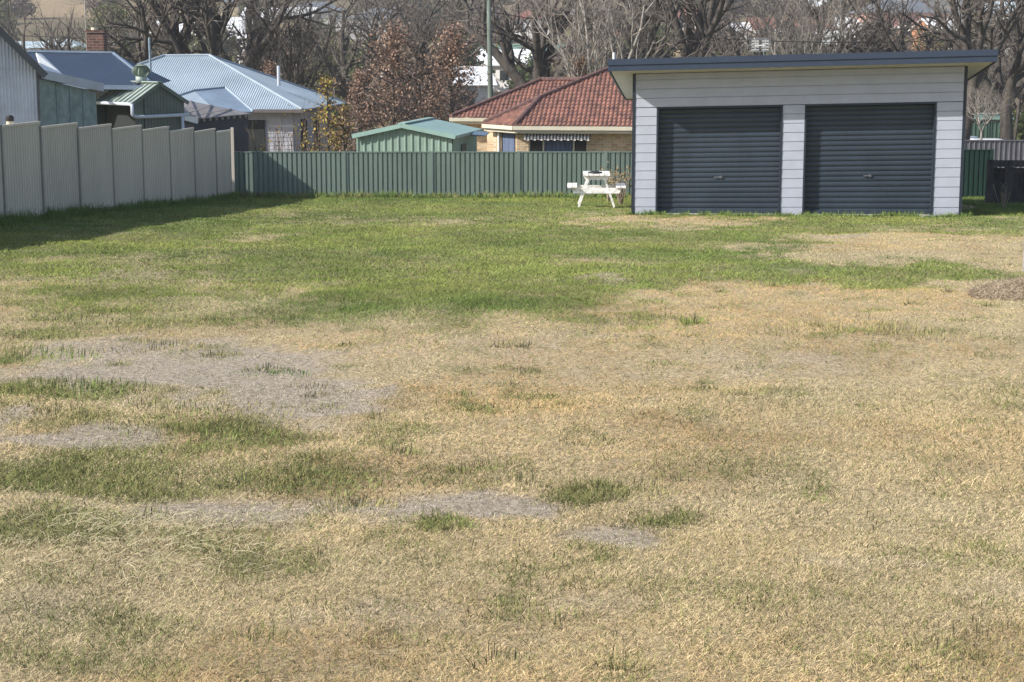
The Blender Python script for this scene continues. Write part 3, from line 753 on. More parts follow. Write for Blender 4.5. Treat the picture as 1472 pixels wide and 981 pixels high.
M_chalk = mat('chalk_weatherboard', (.38, .385, .43), .8, .14, 2, col2=(.27, .27, .31))
M_curtain = mat('blue_curtain', (.10, .13, .21), .9, .35, 14, stretch=(1, 1, .05))

def frame_of(px, py, s, ang):
    """returns thing-space transform: local u right, v back, z up at the photo point"""
    o = P(px, py, s); return o, -ang

def left_shed():
    # tall corrugated shed, gable end towards us
    o = P(53, 97, 62); g = thing('corrugated_shed', 'tall pale blue corrugated shed with dark barge boards at far left', 'shed', (o.x, o.y, o.z), R(25))
    wd = 4.6; rise = (97 - 38) / 62. * (wd / 2) / (54 / 62.) ; h = 4.0; D = 7.
    sl = 60 / 62. / (58 / 62.)
    m = MB(); sheet(m, [(-wd, 0, -h), (0, 0, -h), (0, 0, 0), (-wd, 0, 0)], (1, 0, 0), .076, .016, 'sine'); m.build('wall', M_wallblue, g)
    m = MB(); sheet(m, [(-wd, -.03, -.02), (0, -.03, -.02), (-wd / 2, -.03, wd / 2 * 1.0)], (1, 0, 0), .076, .016, 'sine'); m.build('gable', M_wallblue, g)
    m = MB(); sheet(m, [(0, 0, -h), (0, D, -h), (0, D, 0), (0, 0, 0)], (0, 1, 0), .076, .016, 'sine'); m.build('wall', M_wallblue, g)
    r = MB()
    for sx in (0, 1):
        e = Vector((.16, 0, -.20)) if sx == 0 else Vector((-wd - .16, 0, -.20)); a = Vector((-wd / 2, 0, wd / 2 + .06))
        sheet(r, [e + Vector((0, -.18, .03)), a + Vector((0, -.18, .03)), a + Vector((0, D, .03)), e + Vector((0, D, .03))], (0, 1, 0), .076, .016, 'sine')
        MB().bar(e + Vector((0, -.2, 0)), a + Vector((0, -.2, 0)), .04, .15, (0, 0, 1)).build('barge_board', mat('dark_barge', (.075, .085, .10), .6), g)
    r.build('roof', M_lblue2, g)
    MB().box(-.02, .03, -.05, 0.0, -h, -.02).build('corner_trim', mat('dark_barge', (.075, .085, .10)), g)
    # lean-to
    a = P(54, 113, 60); b = P(141, 132, 57); q = thing('fibro_lean_to', 'grey green fibro lean-to with pale fascia beside the corrugated shed', 'shed', (a.x, a.y, a.z), math.atan2(b.y - a.y, b.x - a.x) )
    dx = math.hypot(b.x - a.x, b.y - a.y); dz = b.z - a.z
    wl = MB().add([(0, 0, -2.6), (dx - .1, 0, -2.6), (dx - .1, 0, dz), (0, 0, 0), (0, .05, -2.6), (dx - .1, .05, -2.6), (dx - .1, .05, dz), (0, .05, 0)],
                  [(0, 1, 2, 3), (7, 6, 5, 4), (0, 4, 5, 1), (1, 5, 6, 2), (2, 6, 7, 3), (3, 7, 4, 0)])
    wl.build('wall', M_fibro, q)
    bt = MB()
    for px in (79, 98, 117):
        x = dx * (px - 54) / 87.; z = dz * x / dx; bt.box(x - .012, x + .012, -.012, .0, -2.6, z - .02)
    bt.build('batten', mat('batten', (.15, .20, .20), .8), q)
    pass
    fm = MB().add([(-.02, -.16, .0), (dx + .02, -.16, dz), (dx + .02, -.16, dz + .21), (-.02, -.16, .21), (-.02, -.13, .0), (dx + .02, -.13, dz), (dx + .02, -.13, dz + .21), (-.02, -.13, .21)],
                  [(0, 1, 2, 3), (7, 6, 5, 4), (0, 4, 5, 1), (1, 5, 6, 2), (2, 6, 7, 3), (3, 7, 4, 0)])
    fm.build('fascia', M_greyfas, q)
    rr = MB(); sheet(rr, [(-.02, -.12, .20), (dx + .02, -.12, dz + .20), (dx - .2, 2.6, dz + .2), (-.02, 2.6, .2)], (0, 1, 0), .076, .016, 'sine'); rr.build('roof', M_lblue2, q)
    # capped post by the fence
    c = P(15, 190, 70); z = c.z
    pp = thing('capped_pipe', 'short cream vent pipe with black cap showing above the pale fence', 'vent pipe', (c.x, c.y, z))
    MB().tube([(0, 0, -1.6), (0, 0, .22)], .075, 14).build('pipe', M_cream, pp); MB().tube([(0, 0, .225), (0, 0, .30), (0, 0, .34)], [.085, .085, .05], 14).build('cap', M_black, pp)
left_shed()

def dark_roof_house():
    s = 47; A = P(40, 75, 47); B = P(162, 77, 47); Cc = P(222, 124, 51); Dd = P(60, 124, 51)
    g = thing('blue_roof_house', 'house with dark blue steel roof and brick chimney behind the lean-to', 'house', (A.x, A.y, A.z))
    o = Vector(A); q = [Vector(p) - o for p in (A, B, Cc, Dd)]
    q[3] = q[2] + (q[0] - q[1]).normalized() * 6
    r = MB(); sheet(r, [q[3], q[2], q[1], q[0]], q[1] - q[0], .076, .012, 'sine')
    back = [q[0], q[1], Vector((q[1].x + 1.1, q[1].y * 2 + 3.4, q[2].z)), Vector((q[0].x, 3.4, q[2].z))]
    sheet(r, back, q[1] - q[0], .076, .012, 'sine'); sheet(r, [q[1], q[2], back[2]], back[2] - q[2], .076, .012, 'sine')
    r.build('roof', M_dblue, g)
    MB().bar(q[0] + Vector((0, 0, .03)), q[1] + Vector((0, 0, .03)), .2, .06).bar(q[1] + Vector((0, 0, .03)), q[2] + Vector((0, 0, .03)), .08, .04).build('ridge_cap', M_lblue2, g)
    zz = q[2].z; MB().box(q[3].x + .4, q[2].x - 2.2, q[2].y + 2.4, 4.0, zz - 2.6, zz - .02).build('wall', M_chalk, g)
    MB().bar(q[3] + Vector((0, -.05, -.05)), q[2] + Vector((0, -.05, -.05)), .1, .12).build('gutter', M_lblue2, g)
    c0 = P(137.5, 78, 46) - o
    ch = MB().box(c0.x - .26, c0.x + .26, c0.y, c0.y + .5, c0.z - .6, c0.z + .66).box(c0.x - .3, c0.x + .3, c0.y - .04, c0.y + .54, c0.z + .66, c0.z + .74)
    ch.build('chimney', M_brickr, g)
    MB().tube([(c0.x - .05, c0.y + .2, c0.z + .7), (c0.x - .05, c0.y + .2, c0.z + .82)], .11, 10).build('chimney_pot', M_cream, g)
    # pale lean sheet between
    a, b, c, d = P(52, 76, 52), P(60, 78, 51), P(90, 107, 55), P(62, 107, 56)
    k = MB().slab([a, b, c, d], .04).build('roof_flashing', M_white, None); 
    k.data.transform(Matrix.Translation(-a)); k.location = a; tag(k, 'pale flashing sheet between corrugated shed and dark blue roof', 'flashing sheet')
    # pole with aerial
    t = P(122, 0, 46); m = MB().tube([(t.x, t.y, P(123, 80, 46).z - .6), (t.x, t.y, t.z + .8)], .018, 6)
    o2 = m.build('aerial_mast', M_tand); o2.data.transform(Matrix.Translation(-t)); o2.location = t; tag(o2, 'thin dark aerial mast rising beside the brick chimney', 'mast')
dark_roof_house()

def sage_shed():
    o = P(193, 147, 52); a = R(50)
    g = thing('sage_shed', 'small sage green steel shed with open dark front and roof ventilator', 'shed', (o.x, o.y, o.z), 0)
    gd = Vector((sin(a), cos(a), 0)); ld = Vector((-cos(a), sin(a), 0)); up = Vector((0, 0, 1)); gw = 1.55; ln = 2.3; rs = .47; h = 2.6
    Z0 = Vector((0, 0, 0))
    apex = gd * gw / 2 + up * rs
    m = MB(); sheet(m, [-up * h, gd * gw - up * h, gd * gw, apex, Z0], gd, .10, .014, 'rib'); m.build('wall', M_sagew, g)
    m = MB(); m.slab([gd * gw - up * h, gd * gw, gd * gw + ld * ln, gd * gw + ld * ln - up * h], .03, gd).slab([ld * ln - up * h, ld * ln, gd * gw + ld * ln, gd * gw + ld * ln - up * h], .03, ld); m.build('wall', M_sagew, g)
    MB().slab([gd * .3 - up * (h + .5), ld * (ln + .3) + gd * .3 - up * (h + .5), ld * (ln + .3) + gd * .3 + up * .1, ld * -.0 + gd * .3 + up * .1], .03, gd).build('shade_sheet', M_dark, g)  # near-black sheet added inside the open front, painting the shade in there
    r = MB(); ov = -gd * .10 - up * .06
    sheet(r, [ov - ld * .06, apex - ld * .06 + up * .03, apex + ld * ln + up * .03, ov + ld * ln], ld, .27, .04, 'seam')
    ov2 = gd * (gw + .10) - up * .06
    sheet(r, [ov2 - ld * .06, apex - ld * .06 + up * .03, apex + ld * ln + up * .03, ov2 + ld * ln], ld, .27, .04, 'seam')
    r.build('roof', M_sagel, g)
    MB().bar(ov - ld * .08, apex - ld * .08 + up * .01, .03, .10).bar(ov2 - ld * .08, apex - ld * .08 + up * .01, .03, .10).build('barge_board', M_sagew, g)
    MB().bar(apex - ld * .08 + up * .07, apex + ld * ln + up * .07, .16, .03).build('ridge_cap', M_sagel, g)
    MB().tube([ov - ld * .1 - gd * .03, ov + ld * ln - gd * .03], .05, 10).build('gutter', M_pipe, g)
    p0 = ov - ld * .12 - gd * .03
    p1 = p0 - up * .27
    m = MB().tube([p0 + ld * .06, p0 - up * .05, p1, p1 + gd * .06 - up * .07, p1 + gd * .2 - up * .08, p1 + gd * (gw + .2) - up * .05], .05, 10); m.build('downpipe', M_pipe, g, smooth=True)
    p2 = p1 + gd * (gw + .0) - up * .05; MB().tube([p2 - up * .03, p2 - up * 1.6], .045, 10).build('downpipe', M_pipe, g, smooth=True)
    # whirlybird
    c = apex + ld * 1.0
    v = MB().tube([c + up * .02, c + up * .22], .16, 20); v.build('vent_base', M_sagel, g, smooth=True)
    v = MB(); nb = 15
    for k in range(nb):
        t = 2 * pi * k / nb; rows = []
        for j in range(7):
            f = j / 6; rr = .14 + .12 * sin(pi * (f * .86 + .1)); z = .22 + .30 * f; t2 = t + .18 * f
            rows += [c + Vector((rr * cos(t2), rr * sin(t2), z)), c + Vector(((rr - .06) * cos(t2 + .2), (rr - .06) * sin(t2 + .2), z))]
        v.add(rows, [(2 * j, 2 * j + 1, 2 * j + 3, 2 * j + 2) for j in range(6)])
    v.tube([c + up * .51, c + up * .545], [.17, .10], 20); v.tube([c + up * .2, c + up * .5], .10, 12); v.build('turbine', mat('vent_green', (.22, .27, .21), .45, .1, 3), g)
sage_shed()

def hip_roof(g, W, D, rise, over, ridge_inset, kind, pitch, depth, m_roof, m_cap, zt=0., course=None, cstep=0., x0=0., y0=0., skip=()):
    """hip roof whose eave outline is x0..x0+W, y0..y0+D at zt; ridge along the longer side"""
    ri = ridge_inset
    A, B, C_, D_2 = (Vector((x0, y0, zt)), Vector((x0 + W, y0, zt)), Vector((x0 + W, y0 + D, zt)), Vector((x0, y0 + D, zt)))
    R1 = Vector((x0 + ri, y0 + D / 2, zt + rise)); R2 = Vector((x0 + W - ri, y0 + D / 2, zt + rise))
    m = MB()
    for poly, ud in (([A, B, R2, R1], B - A), ([C_, D_2, R1, R2], B - A), ([B, C_, R2], C_ - B), ([D_2, A, R1], C_ - B)):
        sheet(m, poly, ud, pitch, depth, kind, course=course, cstep=cstep)
    m.build('roof', m_roof, g)
    c = MB(); r = .05 if course is None else .10
    for p, q in ((A, R1), (B, R2), (C_, R2), (D_2, R1), (R1, R2)):
        c.tube([p + Vector((0, 0, .03)), q + Vector((0, 0, .05))], r, 8)
    c.build('ridge_cap', m_cap, g)

def blue_hip_house():
    ang = R(6.6); o = P(434, 158, 35); Wd = 12.2; Dp = 8.6
    g = thing('weatherboard_house', 'chalky white weatherboard house with pale blue corrugated hip roof', 'house', (o.x, o.y, o.z), -ang)
    hip_roof(g, Wd, Dp, 2.15, .4, 5.1, 'sine', .10, .022, M_lblue, M_lblue, x0=-Wd)
    MB().box(-Wd - .05, .05, -.1, -.005, -.12, .0).box(.005, .1, -.1, Dp, -.12, .0).build('gutter', mat('dark_gutter', (.13, .11, .11), .6), g)
    wm = MB(); z1 = -.13; z0 = -3.2
    k = 0
    while z1 - k * .17 > z0:
        b = z1 - k * .17; a = b - .17
        wm.add([(-Wd + .5, .47, a), (-.5, .47, a), (-.5, .488, b), (-Wd + .5, .488, b)], [(0, 1, 2, 3)])
        wm.add([(-.47, .5, a), (-.47, Dp - .5, a), (-.488, Dp - .5, b), (-.488, .5, b)], [(0, 1, 2, 3)]); k += 1
    wm.box(-Wd + .5, -.5, .5, Dp - .5, z0, z1); wm.build('wall', M_chalk, g)
    for (u, y, side) in ((-2.2, .44, 0), (2.2, 0, 1), (4.6, 0, 1)):
        if side == 0: fr = MB().box(u - .5, u + .5, .40, .465, -1.95, -.45).build('window', M_dark, g)
        else: fr = MB().box(-.465, -.42, u - .45, u + .45, -1.95, -.45).build('window', M_dark, g)
    MB().tube([(-1.75, 3.2, .9), (-1.75, 3.2, 1.75)], .07, 10).build('flue', M_pipe, g)
    # lower rear wing with its own hip roof
    a, b, c, d = [p - o for p in (P(279, 131, 36.6), P(324, 126.5, 36), P(364, 161, 37.6), P(312, 161, 37.8))]
    rot = Matrix.Rotation(ang, 3, 'Z')
    a, b, c, d = [rot @ p for p in (a, b, c, d)]
    e = rot @ (P(252, 140, 37) - o)
    MB().slab([a, b, c, d], .03).build('roof', M_lblue2, g)  # slope away from the sun: shade put into the darker blue
    f = rot @ (P(290, 161, 37.8) - o)
    MB().slab([a, d, f, e], .03).build('roof', M_lblue, g)  # sunward hip of the same roof: light put into the paler blue
    MB().tube([a + Vector((0, 0, .02)), e + Vector((0, 0, .02))], .05, 6).tube([a + Vector((0, 0, .02)), b + Vector((0, 0, .02)), c + Vector((0, 0, .02))], .05, 6).build('ridge_cap', M_lblue, g)
blue_hip_house()

def annex():
    C0 = P(284, 170.5, 43.5); A1 = P(250, 160, 45.5); A2 = P(246, 139.5, 41.5); B1 = P(361, 163.5, 40.6)
    g = thing('dark_annex', 'dark navy clad annex with low grey brown skillion roof beside the pale fence end', 'building', C0)
    o = Vector(C0); q = [Vector(p) - o for p in (C0, B1, A2, A1)]
    m = MB(); m.slab(q, .035)
    # seams across the sheet
    for t in (.25, .5, .75):
        m.bar(q[0].lerp(q[3], t) + Vector((0, 0, .02)), q[1].lerp(q[2], t) + Vector((0, 0, .02)), .04, .02)
    m.build('roof', mat('grey_brown_roof', (.27, .25, .25), .7, .2, 1.2), g)
    dn = Vector((0, 0, -.05)); H = 2.6
    for p_, r_, mm in ((q[0], q[1], M_navyw), (q[0], q[3], mat('annex_wall', (.10, .11, .13), .7))):
        d = (r_ - p_); nrm = Vector((d.y, -d.x, 0)).normalized(); 
        if nrm.y > 0: nrm = -nrm
        p2, r2 = p_ - nrm * .12 + dn, r_ - nrm * .12 + dn
        lo = min(p2.z, r2.z) - H
        MB().slab([p2, r2, Vector((r2.x, r2.y, lo)), Vector((p2.x, p2.y, lo))], .05, nrm).build('wall', mm, g)
    MB().bar(q[3] + Vector((0, -.05, -.1)), q[0] + Vector((0, -.05, -.08)), .04, .2).build('fascia', M_white, g)
    wp = q[0].lerp(q[1], .42) + Vector((0, -.1, -.62))
    wn = MB().box(wp.x - .13, wp.x + .13, wp.y - .02, wp.y + .03, wp.z - .15, wp.z + .15).build('window', M_white, g)
    MB().box(wp.x - .09, wp.x + .09, wp.y - .03, wp.y - .021, wp.z - .11, wp.z + .10).build('pane', M_glass, wn)
    tl = MB()
    for t in [i / 9 for i in range(10)]:
        p = q[0].lerp(q[1], t); tl.box(p.x - .03, p.x + .03, p.y - .06, p.y + .1, p.z - .12, p.z - .04)
    tl.build('rafter_ends', M_tand, g)
    t0 = P(214.5, 55, 46); t1 = P(218, 118, 46)
    o2 = MB().tube([t0, (t0.x + .02, t0.y, t1.z - .8)], .035, 10).build('vent_flue', mat('flue_blue', (.25, .32, .38), .5)); o2.data.transform(Matrix.Translation(-t0)); o2.location = t0
    tag(o2, 'tall thin blue grey flue pipe in front of the pale hip roof', 'flue pipe')
annex()

def garden_shed():
    o = P(510, 193.5, 47.5); a = R(-6)
    g = thing('garden_shed', 'pale green steel garden shed with low gable roof behind the green fence', 'shed', o, R(-9))
    wd = 3.08; D = 4.3; rs = .30; h = 2.3; L0 = Vector((0, 0, 0)); up = Vector((0, 0, 1))
    u = Vector((1, 0, 0)); v = Vector((0, 1, 0)); ax = u * wd * .48 + up * rs
    m = MB(); sheet(m, [u * .05 - up * h, u * (wd - .08) - up * h, u * (wd - .08) - up * .03, ax - up * .04, u * .05 - up * .03], u, .21, .03, 'rib'); m.build('wall', M_sage, g)
    m = MB(); sheet(m, [u * (wd - .08) + v * .03 - up * h, u * (wd - .08) + v * (D - .1) - up * h, u * (wd - .08) + v * (D - .1) - up * .05, u * (wd - .08) + v * .03 - up * .05], v, .21, .02, 'rib'); m.build('wall', M_sage, g)
    MB().box(.04, .07, .02, D - .1, -h, -.05).box(.07, wd - .1, D - .13, D - .1, -h, -.05).build('wall', M_sage, g)
    M_ps = mat('pale_mint_roof', (.27, .40, .36), .42, .08, 1.2)
    r = MB(); ov = -v * .14
    r.slab([ov - u * .04, ax + ov + up * .03, ax + v * D + up * .03, v * D - u * .04], .03); r.slab([u * (wd + .04) + ov, ax + ov + up * .03, ax + v * D + up * .03, u * (wd + .04) + v * D], .03)
    r.build('roof', M_ps, g)
    MB().bar(ov * 1.1 - u * .05 - up * .05, ax + ov * 1.1 - up * .02, .03, .13).bar(u * (wd + .05) + ov * 1.1 - up * .05, ax + ov * 1.1 - up * .02, .03, .13).build('barge_board', M_ps, g)
    MB().bar(u * (wd + .07) + ov - up * .04, u * (wd + .07) + v * D - up * .04, .07, .09).build('gutter', M_ps, g)
    MB().bar(ax + ov + up * .045, ax + v * D + up * .045, .22, .03).build('ridge_cap', M_ps, g)
    MB().box(wd - .055, wd - .03, 1.3, 2.1, -h, -.35).build('door', M_dkgreen_and_shade, g)
    # small dark awning on the far side
    p = P(684, 193.5, 46)
    q = MB().slab([p + Vector((-.75, -.2, .06)), p + Vector((.3, -.3, -.02)), p + Vector((.42, .5, .05)), p + Vector((-.7, .5, .12))], .03); o2 = q.build('solar_panel', mat_glass('solar_blue', (.03, .045, .08)))
    o2.data.transform(Matrix.Translation(-p)); o2.location = p; tag(o2, 'small flat dark solar panel sticking out from the pale green garden shed', 'solar panel')
garden_shed()

def tile_house():
    o = P(740, 181.5, 42); ang = -SA
    g = thing('brick_house', 'cream brick house with red terracotta tile roof left of the garage', 'house', o, ang)
    rot = Matrix.Rotation(-ang, 3, 'Z')
    Lc = lambda px, py, s: rot @ (P(px, py, s) - o)
    T = dict(kind='tile', course=.32, cstep=.03); sl = .36
    K = Vector((-1.25, 1.55, 0)); O_ = Vector((0, 0, 0)); tp = Lc(876, 101, 38.6); tv = tp.z / sl
    Tp = Vector((tp.x, tv, tp.z)); J = Lc(777, 142, 40.3); J = Vector((J.x, J.z / sl, J.z)); E = Vector((12, 0, 0)); Te = Vector((12, tv, tp.z))
    m = MB(); sheet(m, [O_, E, Te, Tp, J], (1, 0, 0), .155, .04, **T)
    d = (O_ - K).normalized(); sheet(m, [K, O_, J], d, .155, .04, **T)
    Tb = Tp + Vector((1.5, 4.5, -1.3)); m.slab([J, Tp, Tb, J + Vector((1.9, 3.5, -.4))], .05); m.slab([Tp, Te, Te + Vector((0, 5, -1.7)), Tb], .05)
    # main body behind
    A = Lc(648, 171, 37.5); A.z = 0; vm = A.y; R1 = Lc(781, 116, 35.4); R1 = Vector((R1.x, vm + R1.z / .36, R1.z)); B = Vector((12, vm, 0)); R2 = Vector((12, R1.y, R1.z))
    sheet(m, [A, B, R2, R1], (1, 0, 0), .155, .04, **T)
    Ab = Vector((A.x, R1.y + (R1.y - vm), 0)); sheet(m, [A, R1, Ab], (0, 1, 0), .155, .04, **T); m.slab([R1, R2, Vector((12, Ab.y, 0)), Ab], .05)
    m.build('roof', M_tile, g)
    c = MB(); up = Vector((0, 0, .05))
    for p, q in ((O_, J), (K, J), (J, Tp), (Tp, Te), (A, R1), (R1, R2)): c.tube([p + up, q + up], .10, 8)
    c.build('ridge_cap', M_cap, g)
    nk = Vector((-d.y, d.x, 0)); nk = nk if nk.y < 0 else -nk
    gm = MB().bar(Vector((-.05, -.06, -.065)), Vector((12, -.06, -.065)), .11, .13).bar(K + nk * .06 + Vector((0, 0, -.066)), O_ + nk * .06 + Vector((0, 0, -.066)), .11, .128)
    gm.build('gutter', M_cream, g)
    MB().box(A.x - .05, 8, vm - .1, vm, -.13, 0).build('gutter', M_cream, g)
    MB().slab([Vector((0, 0, -.15)), Vector((12, 0, -.15)), Vector((12, 1.5, -.15)), Vector((0.4, 1.8, -.15)), K + Vector((0, 0, -.15))], .09).box(A.x, 11.9, vm + .01, vm + 7, -.24, -.14).build('soffit', M_cream, g)
    z0, z1 = -2.75, -.245
    def u_of(px):
        lo, hi = -1., 12.
        for _ in range(40):
            mid = (lo + hi) / 2; wv = Vector((o.x + mid * cos(ang) - .5 * sin(ang), o.y + mid * sin(ang) + .5 * cos(ang), o.z - 1))
            if project(wv.x, wv.y, wv.z)[0] < px: lo = mid
            else: hi = mid
        return lo
    ua, ub = u_of(760), u_of(845); wt = -.44; wb = -1.75; cu = u_of(743)
    m = MB().box(cu, ua, .45, .57, z0, z1).box(ub, 11.5, .45, .57, z0, z1).box(ua, ub, .45, .57, wt, z1).box(ua, ub, .45, .57, z0, wb)
    # angled wall beside the corner, with a tall window
    C1 = Vector((cu + .02, .46, 0)); C2 = C1 + (K - O_) * 1.0
    dd = (C2 - C1); Lw = dd.length; dd.normalize(); nn = Vector((-dd.y, dd.x, 0)); nn = nn if nn.y > 0 else -nn
    m.slab([C1 + dd * .0 + Vector((0, 0, z0)), C1 + dd * .12 + Vector((0, 0, z0)), C1 + dd * .12 + Vector((0, 0, z1)), C1 + Vector((0, 0, z1))], .1, -nn)
    m.slab([C1 + dd * 1.05 + Vector((0, 0, z0)), C2 + Vector((0, 0, z0)), C2 + Vector((0, 0, z1)), C1 + dd * 1.05 + Vector((0, 0, z1))], .1, -nn)
    m.box(A.x + .5, 6, vm + .5, vm + .62, z0, z1).box(C2.x, C2.x + .1, C2.y, vm + .49, z0, z1).box(A.x + .5, A.x + .6, vm + .63, vm + 6.5, z0, z1)
    m.build('wall', M_bricky, g)
    f = MB(); fz = lambda t, z: C1 + dd * t + nn * .03 + Vector((0, 0, z))
    for ta, tb, za, zb_ in ((.12, 1.05, -.31, -.25), (.12, .17, -2.2, -.31), (1.0, 1.05, -2.2, -.31), (.56, .61, -2.2, -.31)):
        f.slab([fz(ta, za), fz(tb, za), fz(tb, zb_), fz(ta, zb_)], .05, -nn)
    fo = f.build('window', M_white, g); MB().slab([fz(.13, -2.2), fz(1.04, -2.2), fz(1.04, -.3), fz(.13, -.3)], .01, nn).build('pane', M_glass, fo)
    MB().slab([fz(.2, -2.2) - nn * .012, fz(.95, -2.2) - nn * .012, fz(.95, -.32) - nn * .012, fz(.2, -.32) - nn * .012], .01, nn).build('curtain', M_curtain, fo)
    q = C1 + dd * 1.12 - nn * .06; MB().tube([(q.x, q.y, -.2), (q.x, q.y, -2.6)], .04, 8).build('downpipe', M_white, g)
    def win(n, x0, x1, y, zb, zt, splits):
        f = MB(); t = .045
        f.box(x0, x1, y - .03, y + .03, zt - t, zt).box(x0, x1, y - .03, y + .03, zb, zb + t).box(x0, x0 + t, y - .03, y + .03, zb + t, zt - t).box(x1 - t, x1, y - .03, y + .03, zb + t, zt - t)
        for s_ in splits: xx = x0 + (x1 - x0) * s_; f.box(xx - t / 1.6, xx + t / 1.6, y - .03, y + .03, zb + t, zt - t)
        fo = f.build('window', M_cream, g)
        MB().box(x0 + .02, x1 - .02, y + .035, y + .04, zb + .02, zt - .02).build('pane', M_glass, fo)
        MB().box(x0 + (x1 - x0) * .27, x1 - (x1 - x0) * .27, y + .005, y + .034, zb + .04, zt - .04).build('curtain', M_curtain, fo)
    win(0, ua, ub, .52, wb, wt, (.25, .76))
    # striped awning with scalloped valance
    aw = thing('striped_awning', None, None); aw.parent = g
    m1 = MB(); m2 = MB(); n = 40; a0, a1 = ua - .12, ub + .12; w_ = (a1 - a0) / n
    for k in range(n):
        mm = m1 if k % 2 == 0 else m2; xa = a0 + k * w_; xb = xa + w_
        sc = .03 * abs(sin(pi * (k + .5) / 2)); zt = -.27; zb_ = -.46 - (.03 if k % 4 in (1, 2) else 0)
        mm.add([(xa, .30, zt), (xb, .30, zt), (xb, .12, zb_ + .1), (xa, .12, zb_ + .1), (xa, .11, zb_), (xb, .11, zb_), (xa, .13, zb_ + .09), (xb, .13, zb_ + .09), (xa, .12, zb_), (xb, .12, zb_)],
               [(0, 1, 2, 3), (3, 2, 5, 4), (6, 8, 9, 7), (4, 5, 9, 8)])
    for o_, nm in ((m1.build('awning_stripe', M_white), 0), (m2.build('awning_stripe', mat('awning_brown', (.16, .13, .12), .8)), 0)): o_.parent = aw; 
    bx = MB().box(a0 - .02, a1 + .02, .10, .43, -.262, -.245).build('awning_frame', M_cream); bx.parent = aw
tile_house()
#@@UTIL
# ------------------------------------------------------------------ pole, wires, antenna
def utilities():
    b = P(705.5, 160, 27); t = P(702.5, 2, 27.3); zg = gz(b.x, b.y)
    M_pole = mat('green_grey_treated_pole', (.12, .145, .122), .9, .3, 3, stretch=(1, 1, .2), bump=.4, bscale=10)
    g = thing('power_pole', 'tall grey green timber power pole behind the red tile roof', 'power pole', (b.x, b.y, zg))
    MB().tube([(0, 0, -.5), (0, 0, 3), (t.x - b.x, t.y - b.y, t.z - zg + .05)], [.16, .15, .11], 14).build('pole', M_pole, g, smooth=True)
    MB().tube([(t.x - b.x, 0, t.z - zg - .6), (t.x - b.x - .02, -.16, t.z - zg - .6)], .05, 8).build('insulator', M_white, g)
    M_w = mat('black_cable', (.03, .03, .03), .6)
    def wire(a, c, sag, label, r=.022):
        pts = []
        for i in range(25):
            f = i / 24; p = a.lerp(c, f); p.z -= sag * 4 * f * (1 - f); pts.append(p)
        m = MB().tube(pts, r, 5).build('overhead_wire', M_w); m.data.transform(Matrix.Translation(-a)); m.location = a; tag(m, label, 'wire', 'overhead wires')
    top = P(702.5, 17, 27.2)
    wire(top, P(-200, 38, 25), .95, 'black overhead wire running left from the power pole above the roofs')
    wire(top, P(1520, 45, 26), 1.05, 'black overhead wire running right from the power pole above the garage')
    # right hand pole
    q = P(1520, 200, 26); g2 = thing('timber_pole', 'dark timber pole carrying the wire at the right edge', 'power pole', (q.x, q.y, gz(q.x, q.y)))
    MB().tube([(0, 0, -.4), (0, 0, P(1520, 20, 26).z - gz(q.x, q.y))], [.15, .12], 12).build('pole', M_timber, g2)
    # phased array television antenna behind the garage
    c = P(1092.5, 65.5, 48); g3 = thing('tv_antenna', 'grey grid television antenna on a mast above the garage roof', 'antenna', c)
    m = MB(); w2 = .30; h2 = .19
    for i in range(11): x = -w2 + i * w2 / 5; m.tube([(x, 0, -h2), (x, 0, h2)], .004, 5)
    for z in (-h2, h2, 0): m.tube([(-w2, 0, z), (w2, 0, z)], .008, 5)
    m.build('reflector_grid', M_galv, g3)
    m = MB()
    for x in (-.15, .15):
        for z in (-.13, -.045, .045, .13):
            m.bar((x - .11, -.06, z + .02), (x, -.06, z), .012, .012).bar((x + .11, -.06, z + .02), (x, -.06, z), .012, .012).bar((x - .11, -.06, z - .02), (x, -.06, z), .012, .012).bar((x + .11, -.06, z - .02), (x, -.06, z), .012, .012)
        m.bar((x, -.05, -.17), (x, -.05, .17), .012, .02)
    m.bar((-.15, -.05, 0), (.15, -.05, 0), .03, .03); m.build('dipoles', M_white, g3)
    MB().tube([(0.12, .03, .1), (.12, .03, -4.8)], .018, 8).build('mast', M_galv, g3)
utilities()
#@@TREES
# ------------------------------------------------------------------ trees
def cones(segs, nside):
    """segs: list of (p0,p1,r0,r1) -> numpy verts, faces"""
    A = np.array([s[0] for s in segs]); B = np.array([s[1] for s in segs]); r0 = np.array([s[2] for s in segs]); r1 = np.array([s[3] for s in segs])
    d = B - A; ln = np.linalg.norm(d, axis=1, keepdims=True) + 1e-9; d = d / ln
    ref = np.where(np.abs(d[:, 2:3]) < .9, np.array([[0, 0, 1.]]), np.array([[1., 0, 0]]))
    a = np.cross(d, ref); a /= np.linalg.norm(a, axis=1, keepdims=True) + 1e-9; c = np.cross(d, a); n = len(A)
    V = np.zeros((n, 2 * nside, 3))
    for k in range(nside):
        t = 2 * pi * k / nside; o = a * cos(t) + c * sin(t)
        V[:, k] = A + o * r0[:, None]; V[:, nside + k] = B + o * r1[:, None]
    i = np.arange(n)[:, None] * 2 * nside
    Fq = np.concatenate([np.stack([i[:, 0] + k, i[:, 0] + (k + 1) % nside, i[:, 0] + nside + (k + 1) % nside, i[:, 0] + nside + k], 1) for k in range(nside)])
    return V.reshape(-1, 3), Fq

